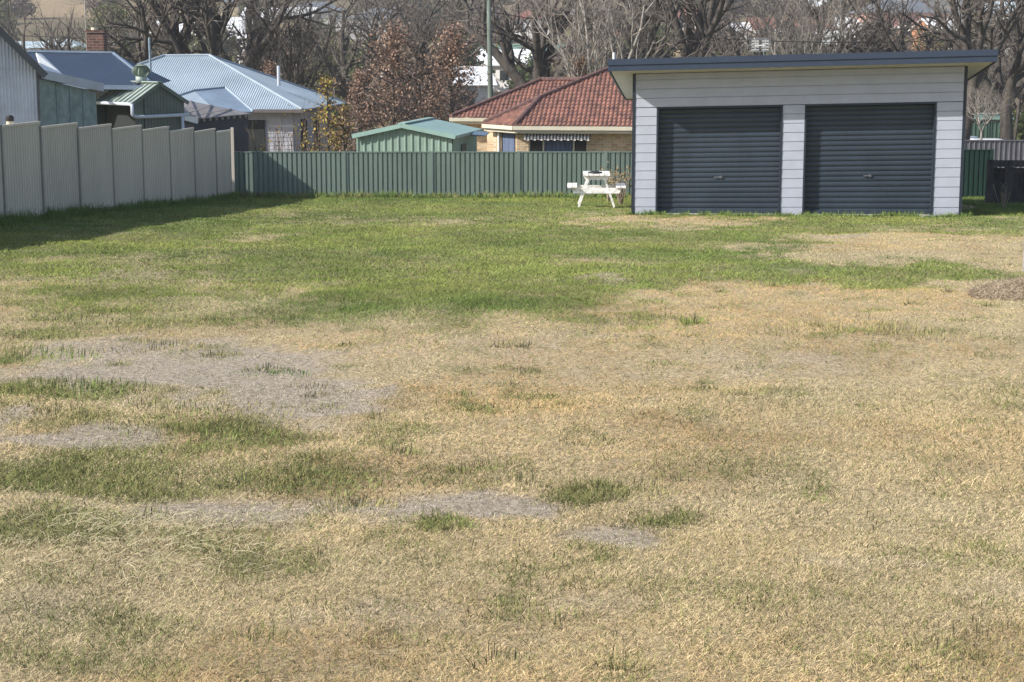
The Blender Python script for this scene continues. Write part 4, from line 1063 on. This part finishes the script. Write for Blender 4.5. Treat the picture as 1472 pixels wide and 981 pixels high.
def rvec(r): 
    v = Vector((r.gauss(0, 1), r.gauss(0, 1), r.gauss(0, 1))); return v.normalized()
def bare_tree(seed, H=14., tr=.32, leaders=4, fork=2.2, spread=.75, lens=(6.0, 3.6, 2.1, 1.15, .6), nch=(5, 5, 5, 4, 2), droop=0., upk=.35, tip=.006):
    r = random.Random(seed); limbs = []; twigs = []; ends = []
    def br(p, d, L, rad, lev):
        nseg = (7, 6, 4, 3, 2, 1)[lev]; pts = [p.copy()]; q = p.copy(); dd = d.copy(); rd = [rad]
        for i in range(nseg):
            dd = (dd + rvec(r) * (.20 if lev < 3 else .28) + Vector((0, 0, 1)) * upk * .12 * (1 if lev < 3 else .3) - Vector((0, 0, 1)) * droop * lev * .05).normalized()
            q = q + dd * L / nseg; pts.append(q.copy()); rd.append(rad * (1 - .60 * (i + 1) / nseg))
        for i in range(nseg):
            (limbs if lev < 3 else twigs).append((tuple(pts[i]), tuple(pts[i + 1]), rd[i], max(rd[i + 1], tip * .6)))
        if lev >= len(lens) - 1: ends.append(q); return
        k = nch[lev + 1] if lev + 1 < len(nch) else 3
        for j in range(k):
            f = .25 + .75 * (j + r.random() * .8) / k; f = min(f, 1.)
            idx = min(int(f * nseg), nseg - 1); loc = f * nseg - idx; loc = min(loc, 1)
            pp = pts[idx].lerp(pts[idx + 1], loc); base = (pts[idx + 1] - pts[idx]).normalized()
            pr = rvec(r); pr = (pr - base * pr.dot(base)).normalized(); an = r.uniform(.45, 1.05)
            nd = (base * cos(an) + pr * sin(an)).normalized()
            br(pp, nd, lens[lev + 1] * r.uniform(.65, 1.25), max(rd[idx] * (.62 if lev < 2 else .5), tip), lev + 1)
        
    # trunk
    p = Vector((0, 0, -.3)); pts = [p]; d = Vector((r.gauss(0, .06), r.gauss(0, .06), 1)).normalized()
    for i in range(4):
        pts.append(pts[-1] + d * (fork + .3) / 4 + Vector((r.gauss(0, .04), r.gauss(0, .04), 0)))
    tm = MB(); tm.tube(pts, [tr * 1.35, tr * 1.1, tr, tr * .95, tr * .9], 12)
    for j in range(leaders):
        az = 2 * pi * (j + r.random() * .6) / leaders; an = spread * r.uniform(.45, 1.15)
        nd = Vector((cos(az) * sin(an), sin(az) * sin(an), cos(an)))
        br(pts[-1] - Vector((0, 0, .15)), nd, lens[0] * r.uniform(.8, 1.25) , tr * r.uniform(.58, .85), 0)
    V1, F1 = cones(limbs, 7); b = len(tm.v)
    V = np.concatenate([np.array(tm.v), V1]); me1 = fast_mesh('trunk', V, [F1 + b, np.array([f for f in tm.f if len(f) == 4])], smooth=True)
    V2, F2 = cones(twigs, 3); me2 = fast_mesh('crown', V2, [F2])
    return me1, me2, ends

def leaf_cloud(ends, n, size, cols, r, jitter=.35):
    E = np.array([tuple(e) for e in ends]); idx = rng.integers(0, len(E), n)
    c = E[idx] + rng.normal(0, jitter, (n, 3)) * np.array([1, 1, .8])
    a = rng.normal(0, 1, (n, 3)); a /= np.linalg.norm(a, axis=1, keepdims=True); b = np.cross(a, rng.normal(0, 1, (n, 3))); b /= np.linalg.norm(b, axis=1, keepdims=True)
    s = size * (.6 + .8 * rng.random(n))[:, None]
    V = np.stack([c - a * s * .5, c + b * s * .32, c + a * s * .5, c - b * s * .32], 1).reshape(-1, 3)
    i = np.arange(n) * 4; Fq = np.stack([i, i + 1, i + 2, i + 3], 1)
    cc = np.array(cols)[rng.integers(0, len(cols), n)] * (.7 + .6 * rng.random(n))[:, None]
    return V, Fq, np.repeat(cc, 4, 0)

protos = {}
def tree_proto(key, **kw):
    protos[key] = bare_tree(**kw)
tree_proto('broad', seed=3, leaders=5, fork=3.6, spread=.8, tr=.40)
tree_proto('tall', seed=8, leaders=4, fork=4.8, spread=.5, tr=.38, upk=.6, lens=(7.5, 3.6, 2.1, 1.15, .6))
tree_proto('wide', seed=15, leaders=6, fork=3.2, spread=.95, tr=.50, lens=(7.0, 4.0, 2.3, 1.2, .65))
tree_proto('lean', seed=23, leaders=3, fork=4.2, spread=.75, tr=.40)
tree_proto('slim', seed=31, leaders=7, fork=.5, spread=.42, tr=.16, lens=(6.5, 2.6, 1.5, .8, .4), nch=(0, 7, 5, 4, 3), upk=1.2)
tree_proto('small', seed=41, leaders=5, fork=3.0, spread=.85, tr=.09, lens=(1.6, 1.5, 1.1, .6), nch=(0, 5, 5, 4), upk=.9, tip=.006)
print('trees', [(k, len(v[1].polygons)) for k, v in protos.items()])
used_me = {}
def put_tree(key, px, s, sc=1., rot=0., label='', pale=False, group='bare trees behind the houses', name='bare_tree', y_off=0.):
    me1, me2, ends = protos[key]
    p = P(px, 120, s); z = gz(p.x, p.y)
    t = thing(name, label, 'tree', (p.x, p.y, z), rot, group); t.scale = (sc, sc, sc)
    kk = (key, pale)
    if kk not in used_me:
        a = me1.copy(); b = me2.copy(); a.materials.append(M_palebark if pale else M_bark); b.materials.append(M_paletwig if pale else M_twig); used_me[kk] = (a, b)
    a, b = used_me[kk]
    for n, m in (('trunk', a), ('crown', b)):
        o = bpy.data.objects.new(n, m); COL.objects.link(o); o.parent = t
    return t
row1 = [('tall', 248, 25, 1.15, .3, 'dark bare tree with forked trunk left of the pale hip roof', False), ('lean', 205, 26, 1.0, 2.0, 'bare tree with trunk curving left behind the thin blue flue', False),
 ('broad', 305, 26, 1.05, 4.1, 'bare tree leaning right behind the ridge of the pale hip roof', False), ('tall', 372, 24, .9, 1.2, 'slim bare dark tree behind the right slope of the pale hip roof', False),
 ('slim', 412, 26, 1.1, 0, 'bare tree of several thin dark stems right of the pale hip roof', False), ('wide', 770, 25, 1.05, .9, 'great spreading bare tree right of the power pole', False),
 ('slim', 868, 30, 1.1, .5, 'pale grey many stemmed bare tree above the red tile roof', True),
 ('broad', 950, 24, 1.05, 5.2, 'bare tree above the left end of the garage roof', False), ('tall', 1010, 25, 1.0, 2.8, 'bare tree with upright limbs left of the grid antenna', False),
 ('slim', 1160, 25, 1.1, 1.9, 'pale many stemmed bare tree right of the grid antenna', True), ('broad', 1190, 23, .95, .2, 'dark bare tree behind the middle of the garage roof', False),
 ('wide', 1305, 23, .9, 2.2, 'spreading bare tree in front of the pink house', False), ('tall', 1380, 25, .95, 4.4, 'bare tree above the right end of the garage roof', False),
 ('broad', 1455, 24, 1.0, 1.1, 'bare tree at the right edge beside the timber pole', False), ('wide', 590, 20, .9, 5.0, 'wide bare tree behind the brown leaved trees', False),
 ('broad', 60, 17, .9, 3.3, 'bare tree behind the dark blue roof at far left', False), ('lean', 130, 19, .95, .8, 'bare tree behind the brick chimney', False)]
for (k, px, s, sc, rot, lab, pale) in row1: put_tree(k, px, s, sc, rot, lab, pale)
row2 = [(520, 19), (650, 17), (1080, 18), (1230, 17), (1480, 19)]
ks = ['broad', 'tall', 'wide', 'lean']; nm = ['first', 'second', 'third', 'fourth', 'fifth', 'sixth', 'seventh', 'eighth', 'ninth', 'tenth', 'eleventh', 'twelfth', 'thirteenth', 'fourteenth', 'fifteenth', 'sixteenth']
for i, (px, s) in enumerate(sorted(row2)):
    put_tree(ks[i % 4], px, s, .85 + .25 * random.random(), random.random() * 6.28, '%s bare tree from the left in the hazy second row beyond the houses' % nm[i], False, 'second row of bare trees')
# pruned small tree and shrubs
t = put_tree('small', 1417, 33, .64, 1.0, 'small pruned bare tree with curved limbs behind the grey fence', True, None, 'pruned_tree')
for k, v in (('group', None),):
    if 'group' in t: del t['group']
put_tree('small', 1462, 20, 1.35, 3.0, 'twiggy purple brown tree above the grey fence at the right edge', False, 'twiggy trees right of the garage', 'twiggy_tree')
put_tree('small', 1395, 19, 1.3, 5.0, 'twiggy brown tree just right of the garage roof end', False, 'twiggy trees right of the garage', 'twiggy_tree')

# brown leaved young trees
def leaf_tree(name, px, s, H, rad, n, size, cols, label, group=None, taper=1.0, base=.12, seed=1, bark=M_bark, nlimb=46, py=120, lean=0, cat='tree'):
    r = random.Random(seed); p = P(px, py, s); z = gz(p.x, p.y); t = thing(name, label, cat, (p.x, p.y, z), 0, group)
    segs = [((0, 0, -.2), (0, 0, H * .35), H * .016, H * .012), ((0, 0, H * .35), (0, 0, H * .97), H * .012, .008)]; ends = []
    for i in range(nlimb):
        f = base + (1 - base) * (i + r.random()) / nlimb; az = r.random() * 6.28
        rr = rad * ((1 - f) ** taper * 1.05 + .10) * (.7 + .45 * r.random()) * min(1, .45 + 3.2 * (f - base))
        b = Vector((0, 0, f * H)); e = b + Vector((cos(az) * rr, sin(az) * rr, rr * r.uniform(.3, .8)))
        segs.append((tuple(b), tuple(e), .03, .01))
        for j in range(6):
            q = b.lerp(e, .25 + .75 * j / 5) ; e2 = q + rvec(r) * rr * .38; segs.append((tuple(q), tuple(e2), .012, .004)); ends.append(e2); ends.append(q)
    V1, F1 = cones(segs, 5); link('trunk', fast_mesh('trunk', V1, [F1]), bark, t)
    V, Fq, C = leaf_cloud(ends, n, size, cols, r, jitter=.13 * rad)
    link('crown', fast_mesh('crown', V, [Fq], C), M_leaf, t); return t
BR = [(.28, .17, .12), (.23, .145, .10), (.35, .23, .165), (.19, .13, .10), (.38, .27, .21)]
YL = [(.46, .34, .08), (.40, .28, .06), (.35, .30, .08), (.30, .17, .08)]
GRN = [(.08, .10, .03), (.12, .14, .04), (.06, .08, .03)]
leaf_tree('brown_leaf_tree', 565, 31, 6.4, 2.6, 3600, .13, BR, 'young tree holding brown leaves, left one behind the pale green garden shed', 'young trees holding brown leaves', seed=2)
leaf_tree('brown_leaf_tree', 648, 30, 6.6, 2.6, 3600, .13, BR, 'young tree holding brown leaves, right one behind the pale green garden shed', 'young trees holding brown leaves', seed=5)
leaf_tree('brown_leaf_tree', 833, 30, 5.2, 1.5, 3600, .13, [(.34, .20, .12), (.30, .17, .09), (.42, .27, .15), (.22, .15, .09)], 'russet leaved tree just above the ridge of the red tile roof', 'young trees holding brown leaves', seed=9)
leaf_tree('brown_leaf_tree', 1000, 29, 5.0, 1.2, 1800, .12, BR, 'small brown leaved tree above the garage roof left of the antenna', 'young trees holding brown leaves', seed=12)
leaf_tree('brown_leaf_tree', 775, 28, 4.4, 1.0, 1000, .12, BR, 'thin brown leaved tree between power pole and red tile ridge', 'young trees holding brown leaves', seed=14)
leaf_tree('brown_leaf_tree', 388, 29, 5.2, 1.2, 1500, .12, BR, 'reddish brown leaved tree beside the right slope of the pale hip roof', 'young trees holding brown leaves', seed=18)
leaf_tree('brown_leaf_tree', 515, 30, 4.6, 1.3, 2200, .12, BR, 'low brown leaved tree left of the pale green garden shed', 'young trees holding brown leaves', seed=19)
leaf_tree('yellow_leaf_shrub', 470, 42, 3.6, .9, 650, .11, YL, 'tall thin shrub with yellow leaves at the corner of the white house', seed=22, nlimb=30)
leaf_tree('yellow_leaf_shrub', 493, 43, 2.6, .7, 600, .10, YL + BR, 'lower yellow and brown shrub beside the pale green garden shed', seed=23, nlimb=24)
leaf_tree('evergreen_tree', 1062, 20, 6.2, 2.0, 4200, .17, GRN, 'dark green evergreen tree just left of the grid antenna', 'evergreen trees in the valley', taper=.6, seed=31)
leaf_tree('evergreen_tree', 470, 18, 7.8, 3.0, 5200, .2, [(.14, .15, .06), (.18, .17, .08), (.10, .11, .05)], 'olive green tree beyond the yellow shrub', 'evergreen trees in the valley', taper=.5, seed=33)
leaf_tree('evergreen_tree', 885, 17, 7.0, 2.6, 4200, .2, GRN, 'green tree seen through pale stems above the red tile roof', 'evergreen trees in the valley', taper=.5, seed=35)
leaf_tree('evergreen_tree', 1400, 17, 11, 3.4, 6500, .24, [(.09, .08, .045), (.12, .10, .05), (.07, .07, .04)], 'tall dark conifer above the right end of the garage', 'evergreen trees in the valley', taper=.8, seed=37)
leaf_tree('evergreen_tree', 170, 14, 11, 4.0, 6500, .26, [(.13, .14, .05), (.10, .12, .04)], 'green gum tree above the dark blue roof', 'evergreen trees in the valley', taper=.4, base=.35, seed=39)
leaf_tree('evergreen_tree', 945, 18, 8.5, 3.0, 4200, .2, GRN, 'green tree behind the bare tree at the left end of the garage roof', 'evergreen trees in the valley', taper=.5, seed=40)
leaf_tree('evergreen_tree', 1340, 14, 9, 3.4, 4500, .25, [(.11, .10, .05), (.10, .11, .04)], 'dull green tree right of the pink house', 'evergreen trees in the valley', taper=.5, seed=41)

# bare cane shrubs in front of the white wall
def canes(px0, px1, s, n, H, label, name='cane_shrub', leaves=60, seed=0, col=YL, mt=None):
    r = random.Random(seed); p = P((px0 + px1) / 2, 215, s); z = gz(p.x, p.y); t = thing(name, label, 'shrub', (p.x, p.y, z), 0, None if name != 'cane_shrub' else 'bare cane shrubs by the white wall')
    hw = (px1 - px0) / 2 / s; segs = []; ends = []
    for i in range(n):
        x = r.uniform(-hw, hw) * .8; y = r.uniform(-.3, .3); h = H * r.uniform(.55, 1.05); q = Vector((x, y, -.1)) if name == 'cane_shrub' else Vector((x * .06, y * .06, -.1)); d = Vector((r.gauss(0, .10) + x * (.12 if name == 'cane_shrub' else 1.1), r.gauss(0, .08), 1)).normalized()
        for k in range(6):
            d = (d + rvec(r) * .06).normalized(); q2 = q + d * h / 6; segs.append((tuple(q), tuple(q2), .013 * (1 - k * .12), .013 * (1 - (k + 1) * .12)))
            if k > 2 and r.random() < .5:
                e = q2 + (d + rvec(r) * .8).normalized() * h * .18; segs.append((tuple(q2), tuple(e), .006, .003)); ends.append(e)
            q = q2
        ends.append(q)
    V, Fq = cones(segs, 4); link('stems', fast_mesh('stems', V, [Fq]), mt or mat('cane_stems', (.15, .11, .085), .9, .3, 2), t)
    if leaves:
        V, Fq, C = leaf_cloud(ends, leaves, .09, col, r, .12); link('leaves', fast_mesh('leaves', V, [Fq], C), M_leaf, t)
canes(362, 405, 45, 26, 2.3, 'bare upright cane shrub at the left end of the white house wall', leaves=30, seed=1)
canes(405, 445, 45, 26, 2.5, 'bare cane shrub with few yellow leaves in the middle of the white house wall', leaves=70, seed=2)
canes(440, 475, 45, 22, 2.6, 'cane shrub with yellow leaves at the right end of the white house wall', leaves=150, seed=3)
canes(868, 882, 56, 7, .95, 'dry grey weed stalks behind the picnic table', name='dry_weeds', leaves=40, seed=4, col=[(.3, .24, .15)], mt=mat('dry_stalk', (.36, .29, .21), .9, .3, 3))
canes(880, 906, 58, 26, .85, 'brown dry weeds between picnic table and garage wall', name='dry_weeds', leaves=130, seed=5, col=[(.26, .19, .10), (.20, .18, .08), (.30, .23, .13)], mt=mat('dry_stalk', (.36, .29, .21)))
canes(1432, 1460, 62, 14, .7, 'tangle of dry twigs in front of the dark timber fence', name='dry_twigs', leaves=0, seed=6, mt=mat('dry_stalk', (.36, .29, .21)))

# mound of old cut grass at right edge
def mound():
    c = groundpt(1465, 428); g = tag(bpy.data.objects.new('grass_pile', None), None)
    n = 16000; a = rng.random(n) * 2 * pi; r = rng.random(n) ** .55
    x = np.cos(a) * r * 1.5; y = np.sin(a) * r * 1.3; h = .24 * np.clip(1 - r ** 2, 0, 1) * (.75 + .5 * fbm(x * 2 + 5, y * 2 + 5, 77))
    V0 = np.stack([x, y, h * rng.random(n) ** .3], 1); az = rng.random(n) * 6.28; L_ = .05 + .09 * rng.random(n)
    d = np.stack([np.cos(az), np.sin(az), rng.normal(.1, .35, n)], 1) * L_[:, None]; sd_ = np.stack([-np.sin(az), np.cos(az), np.full(n, .5)], 1) * .0045
    V = np.stack([V0 - sd_, V0 + sd_, V0 + d], 1).reshape(-1, 3); i = np.arange(n) * 3
    cols = np.array([(.50, .39, .27), (.58, .47, .33), (.38, .28, .19), (.52, .43, .30)])[rng.integers(0, 4, n)] * (.7 + .5 * rng.random(n))[:, None]
    ring = 30; bv = [(0, 0, .17)] + [(1.5 * f * cos(2 * pi * k / ring), 1.3 * f * sin(2 * pi * k / ring), .17 * (1 - f * f) - .02) for f in (.35, .7, 1.0) for k in range(ring)]
    bf = [(0, 1 + k, 1 + (k + 1) % ring) for k in range(ring)]
    for j in range(2):
        for k in range(ring):
            k2 = (k + 1) % ring; bf += [(1 + j * ring + k, 1 + (j + 1) * ring + k, 1 + (j + 1) * ring + k2), (1 + j * ring + k, 1 + (j + 1) * ring + k2, 1 + j * ring + k2)]
    Vb = np.array(bv); V = np.concatenate([V, Vb]); Fb = np.array(bf) + n * 3
    C = np.concatenate([np.repeat(cols, 3, 0), np.full((len(Vb), 3), .2) * np.array([1.2, .9, .7])])
    me = fast_mesh('grass_pile', V, [np.stack([i, i + 1, i + 2], 1), Fb], C); o = link('grass_pile', me, M_grass); o.location = (c.x + .75, c.y, gz(c.x, c.y)); o.scale = (.85, .85, .8)
    tag(o, 'low mound of reddish brown old cut grass at the right edge of the lawn', 'grass pile')
mound()
#@@TOWN
# ------------------------------------------------------------------ the town across the valley
def town_house(px, Y, Wd, Dp, H, wall, roof, ang, label, rise=None, kind='gable', wins=3, cat='house', name='distant_house', sink=0, group='houses across the valley'):
    s = F / Y; p = P(px, 60, s); z = gz(p.x, p.y) - sink
    g = thing(name, label, cat, (p.x, p.y, z), ang, group)
    rise = rise if rise is not None else Wd * .16
    MB().box(-Wd / 2, Wd / 2, -Dp / 2, Dp / 2, -2, H).build('wall', wall, g)
    m = MB(); o = .5
    if kind == 'gable':
        m.slab([(-Wd / 2 - o, -Dp / 2 - o, H - .05), (Wd / 2 + o, -Dp / 2 - o, H - .05), (Wd / 2 + o, 0, H + rise), (-Wd / 2 - o, 0, H + rise)], .12)
        m.slab([(-Wd / 2 - o, Dp / 2 + o, H - .05), (Wd / 2 + o, Dp / 2 + o, H - .05), (Wd / 2 + o, 0, H + rise), (-Wd / 2 - o, 0, H + rise)], .12)
        gm = MB()
        for x in (-Wd / 2, Wd / 2): gm.slab([(x, -Dp / 2, H), (x, Dp / 2, H), (x, 0, H + rise - .1)], .1, (1 if x > 0 else -1, 0, 0))
        gm.build('gable', wall, g)
    else:
        k = min(Wd, Dp) / 2 * .9; A = [(-Wd / 2 - o, -Dp / 2 - o, H), (Wd / 2 + o, -Dp / 2 - o, H), (Wd / 2 + o, Dp / 2 + o, H), (-Wd / 2 - o, Dp / 2 + o, H)]; r1 = (-Wd / 2 + k, 0, H + rise); r2 = (Wd / 2 - k, 0, H + rise)
        m.add(A + [r1, r2], [(0, 1, 5, 4), (2, 3, 4, 5), (1, 2, 5), (3, 0, 4), (0, 3, 2, 1)])
    m.build('roof', roof, g)
    for i in range(wins):
        x = -Wd / 2 + Wd * (i + .7) / (wins + .4); MB().box(x - .55, x + .55, -Dp / 2 - .06, -Dp / 2 + .02, H * .38, H * .78).build('window', M_dark, g)
    return g
mw = lambda n, c: mat(n, c, .8, .08, 1)
WH = mw('town_white', (.74, .72, .68)); CRM = mw('town_cream', (.58, .48, .33)); PNK = mw('town_pink_brick', (.48, .26, .21)); ORB = mw('town_orange_brick', (.42, .20, .11)); GRY = mw('town_grey', (.36, .37, .38)); YLB = mw('town_yellow', (.50, .36, .18))
RW = mw('roof_white', (.70, .72, .74)); RG = mw('roof_grey', (.14, .16, .19)); RR = mw('roof_red', (.25, .09, .075)); RB = mw('roof_pale_blue', (.42, .52, .58)); RT = mw('roof_terracotta', (.24, .105, .08)); RGN = mw('roof_green', (.15, .24, .2))
TH = [
 (232, 262, 15, 8, 4.2, WH, RW, .1, 'white house with small windows behind the forked bare tree', 'gable'), (300, 285, 16, 9, 4.4, WH, RW, -.05, 'long white building behind the pale hip roof ridge', 'gable'),
 (205, 300, 9, 8, 5.0, YLB, RW, .2, 'yellow two storey house above the long white building', 'gable'), (38, 290, 7, 6, 2.4, WH, RB, .4, 'small white gabled house at far left beside the dark blue roof', 'gable'),
 (88, 290, 9, 7, 2.6, GRY, RB, -.2, 'grey house with pale blue roof left of the brick chimney', 'hip'), (345, 320, 12, 8, 3.4, CRM, RW, .1, 'cream house behind the bare trees right of the hip ridge', 'gable'),
 (405, 330, 13, 8, 3.6, CRM, RW, -.1, 'long cream house in the gap right of the pale hip roof', 'gable'), (452, 345, 12, 8, 3.4, WH, RG, .15, 'white house with grey roof above the yellow shrub', 'hip'),
 (620, 190, 12, 8, 3.0, WH, RW, .2, 'white house glimpsed between the two brown leaved trees', 'gable'), (770, 330, 10, 8, 3.6, WH, RT, .0, 'white house with terracotta roof high behind the great bare tree', 'hip'),
 (770, 225, 14, 8, 3.0, WH, RGN, .1, 'white low house with green roof left of the red tile ridge', 'gable'), (892, 275, 9, 8, 3.4, ORB, RT, .25, 'orange brick house above the left end of the garage roof', 'hip'),
 (990, 330, 14, 9, 3.8, WH, RT, -.2, 'white house high up left of the grid antenna', 'hip'), (1068, 300, 9, 7, 3.6, WH, RW, .3, 'small white house high up above the grid antenna', 'gable'),
 (1130, 300, 13, 9, 3.6, WH, RT, .1, 'white house with dull red roof right of the grid antenna', 'gable'), (1185, 265, 14, 8, 2.8, WH, RW, -.1, 'long low white house behind the middle of the garage roof', 'gable'),
 (1290, 300, 14, 9, 6.0, PNK, RG, .15, 'pink brick house with dark grey roof behind the right roller door', 'hip'), (1250, 300, 11, 8, 3.6, CRM, RW, -.2, 'cream house with white roof left of the pink house', 'gable'),
 (1375, 290, 12, 9, 3.8, ORB, RW, .2, 'orange house with white roof right of the pink house', 'gable'), (1445, 320, 14, 9, 4.2, WH, RB, -.1, 'white house with pale blue roof in the upper right corner', 'hip'),
 (1440, 228, 14, 8, 2.8, CRM, RW, .1, 'cream house with white roof beyond the twiggy tree at right', 'gable'), (840, 340, 13, 8, 3.6, CRM, RG, .2, 'cream house with grey roof at top centre of the town', 'hip'),
 (560, 330, 13, 9, 3.6, GRY, RG, -.2, 'grey house high behind the left brown leaved tree', 'hip'), (1190, 350, 13, 9, 4.0, WH, RW, .1, 'white house at the top of the hill above the garage', 'gable'),
 (1330, 380, 13, 9, 4.0, WH, RT, .3, 'white house with terracotta roof at top right of the hill', 'hip'), (300, 360, 13, 9, 4.0, CRM, RG, .1, 'cream grey roofed house high on the hill behind the forked tree', 'hip'), (700, 220, 12, 8, 3.0, WH, RW, -.3, 'white house half hidden behind the power pole', 'gable')]
for (px, Y, Wd, Dp, H, wl, rf_, an, lab, kd) in TH: town_house(px, Y, Wd, Dp, H, wl, rf_, an, lab, kind=kd)

# bushes and trees on the far slope: individual copies
bush_me = []
for k in range(4):
    r = random.Random(90 + k); ends = []
    for i in range(60):
        v = rvec(r); v.z = abs(v.z) * 1.2; ends.append(v * r.uniform(.6, 2.4) + Vector((0, 0, 1.2)))
    for e in ends: pass
    V, Fq, C = leaf_cloud(ends, 1500, .42, [GRN, [(.14, .11, .075), (.11, .09, .07), (.17, .135, .10)], [(.13, .13, .06), (.10, .11, .05)], [(.16, .115, .09), (.13, .10, .09)]][k], r, .5)
    me = fast_mesh('hill_tree', V, [Fq], C); me.materials.append(M_leaf); bush_me.append(me)
kindn = ['dark green bushy tree on the far hillside', 'brown leafless bushy tree on the far hillside', 'olive bushy tree on the far hillside', 'purplish brown bushy tree on the far hillside']
rr = random.Random(5)
for i in range(150):
    Y = 170 + 330 * rr.random() ** 1.3; X = rr.uniform(-.33, .33) * Y; k = rr.choice([0, 1, 1, 2, 3, 3, 1])
    o = bpy.data.objects.new('hill_tree', bush_me[k]); COL.objects.link(o); o.location = (X, Y, gz(X, Y) - .4); sc = rr.uniform(.8, 1.9); o.scale = (sc * rr.uniform(.9, 1.2), sc, sc * rr.uniform(.8, 1.4)); o.rotation_euler.z = rr.random() * 6.28
    tag(o, kindn[k], 'tree', 'bushy trees on the far hillside %s' % ['green', 'brown', 'olive', 'purple'][k])
# hedge of dull shrubs at the valley edge
for i, px in enumerate(range(-40, 1540, 170)):
    s = 19 + 4 * rr.random(); p = P(px + rr.uniform(-20, 20), 120, s); k = rr.choice([1, 3, 3, 1, 0, 2])
    o = bpy.data.objects.new('valley_shrub', bush_me[k]); COL.objects.link(o); o.location = (p.x, p.y, gz(p.x, p.y) - .3); sc = rr.uniform(.7, 1.1); o.scale = (sc, sc, sc); o.rotation_euler.z = rr.random() * 6.28
    tag(o, ['dark green shrub below the bare trees in the valley', 'brown shrub below the bare trees in the valley', 'olive shrub below the bare trees in the valley', 'purplish shrub below the bare trees in the valley'][k], 'shrub', 'valley shrubs %s' % ['green', 'brown', 'olive', 'purple'][k])

# parked cars beyond the grey fence
def car(px, py, s, ang, label):
    p = P(px, py, s); z = gz(p.x, p.y); g = thing('parked_car', label, 'car', (p.x, p.y, z), ang, 'white cars parked beyond the grey fence')
    Mw = mat('white_car_paint', (.75, .76, .78), .25, .02, 1)
    prof = [(-2.2, .35), (2.2, .35), (2.25, .75), (2.0, .92), (1.1, 1.0), (.45, 1.44), (-1.2, 1.46), (-1.95, 1.02), (-2.22, .95)]
    m = MB(); n = len(prof)
    ins = [0, 0, 0, .03, .08, .22, .22, .10, .03]
    vs_ = [(x, -.88 + i_, z_) for (x, z_), i_ in zip(prof, ins)] + [(x, .88 - i_, z_) for (x, z_), i_ in zip(prof, ins)]
    m.add(vs_, [tuple(range(n))[::-1], tuple(range(n, 2 * n))] + [(i, (i + 1) % n, n + (i + 1) % n, n + i) for i in range(n)]); m.build('body', Mw, g, bevel=.04)
    for sy in (-1, 1):
        MB().add([(-1.75, sy * .80, 1.03), (.95, sy * .80, 1.03), (.4, sy * .695, 1.37), (-1.15, sy * .695, 1.37)], [(0, 1, 2, 3)]).build('side_window', M_glass, g).location.y = sy * .012
        for x in (-1.4, 1.35):
            w_ = MB().tube([(x, sy * .70, .33), (x, sy * .90, .33)], .33, 20).build('wheel', M_black, g); MB().tube([(x, sy * .9, .33), (x, sy * .915, .33)], .2, 14).build('rim', M_galv, w_)
    MB().add([(.52, -.62, 1.405), (.52, .62, 1.405), (1.12, .74, 1.02), (1.12, -.74, 1.02)], [(0, 1, 2, 3)]).build('windscreen', M_glass, g).location = (.03, 0, .02)
car(1428, 190, 24.5, R(4), 'white car parked beside the small pruned tree, nearer one'); car(1388, 190, 21.5, R(60), 'white car parked just right of the garage, farther one')
# green sheds and court fence beyond
for (px, wd, lab) in ((1394, 3.0, 'narrow green shed panel just right of the garage beyond the cars'), (1441, 1.8, 'green shed behind the small pruned tree')):
    p = P(px, 190, 19); g = thing('green_garden_hut', lab, 'shed', (p.x, p.y, gz(p.x, p.y)), 0, 'green huts beyond the cars')
    m = MB(); sheet(m, [(-wd / 2, 0, -.2), (wd / 2, 0, -.2), (wd / 2, 0, 2.3), (-wd / 2, 0, 2.3)], (1, 0, 0), .3, .04, 'rib'); m.box(-wd / 2, wd / 2, .01, 2.2, -.2, 2.28); m.build('wall', mat('hut_green', (.06, .11, .085), .6), g)
    MB().slab([(-wd / 2 - .1, -.15, 2.3), (wd / 2 + .1, -.15, 2.3), (wd / 2 + .1, 2.3, 2.55), (-wd / 2 - .1, 2.3, 2.55)], .06).build('roof', RGN, g)
p = P(1430, 190, 18); g = thing('white_rail_fence', 'white post and rail fence beyond the parked cars', 'fence', (p.x, p.y, gz(p.x, p.y)))
for i in range(11): MB().box(-6 + i * 1.3, -5.92 + i * 1.3, 0, .08, -.3, 2.7).build('post', M_white, g)
for z in (.5, 1.3, 2.6): MB().box(-6, 7.1, .085, .12, z, z + .06).build('rail', M_white, g)

def haze():
    m = bpy.data.materials.new('haze_air'); m.use_nodes = True; nt = m.node_tree; nt.nodes.clear()
    out = nt.nodes.new('ShaderNodeOutputMaterial'); v = nt.nodes.new('ShaderNodeVolumePrincipled'); v.inputs['Density'].default_value = .0004
    v.inputs['Color'].default_value = (.86, .88, .92, 1); v.inputs['Anisotropy'].default_value = .2; nt.links.new(v.outputs[0], out.inputs['Volume'])
    o = MB().box(-620, 620, -60, 940, -20, 72).build('haze', m); tag(o, 'thin pale haze in the air over the valley', 'haze', kind='stuff')
haze()
scene.cycles.volume_bounces = 0; scene.cycles.volume_max_steps = 64
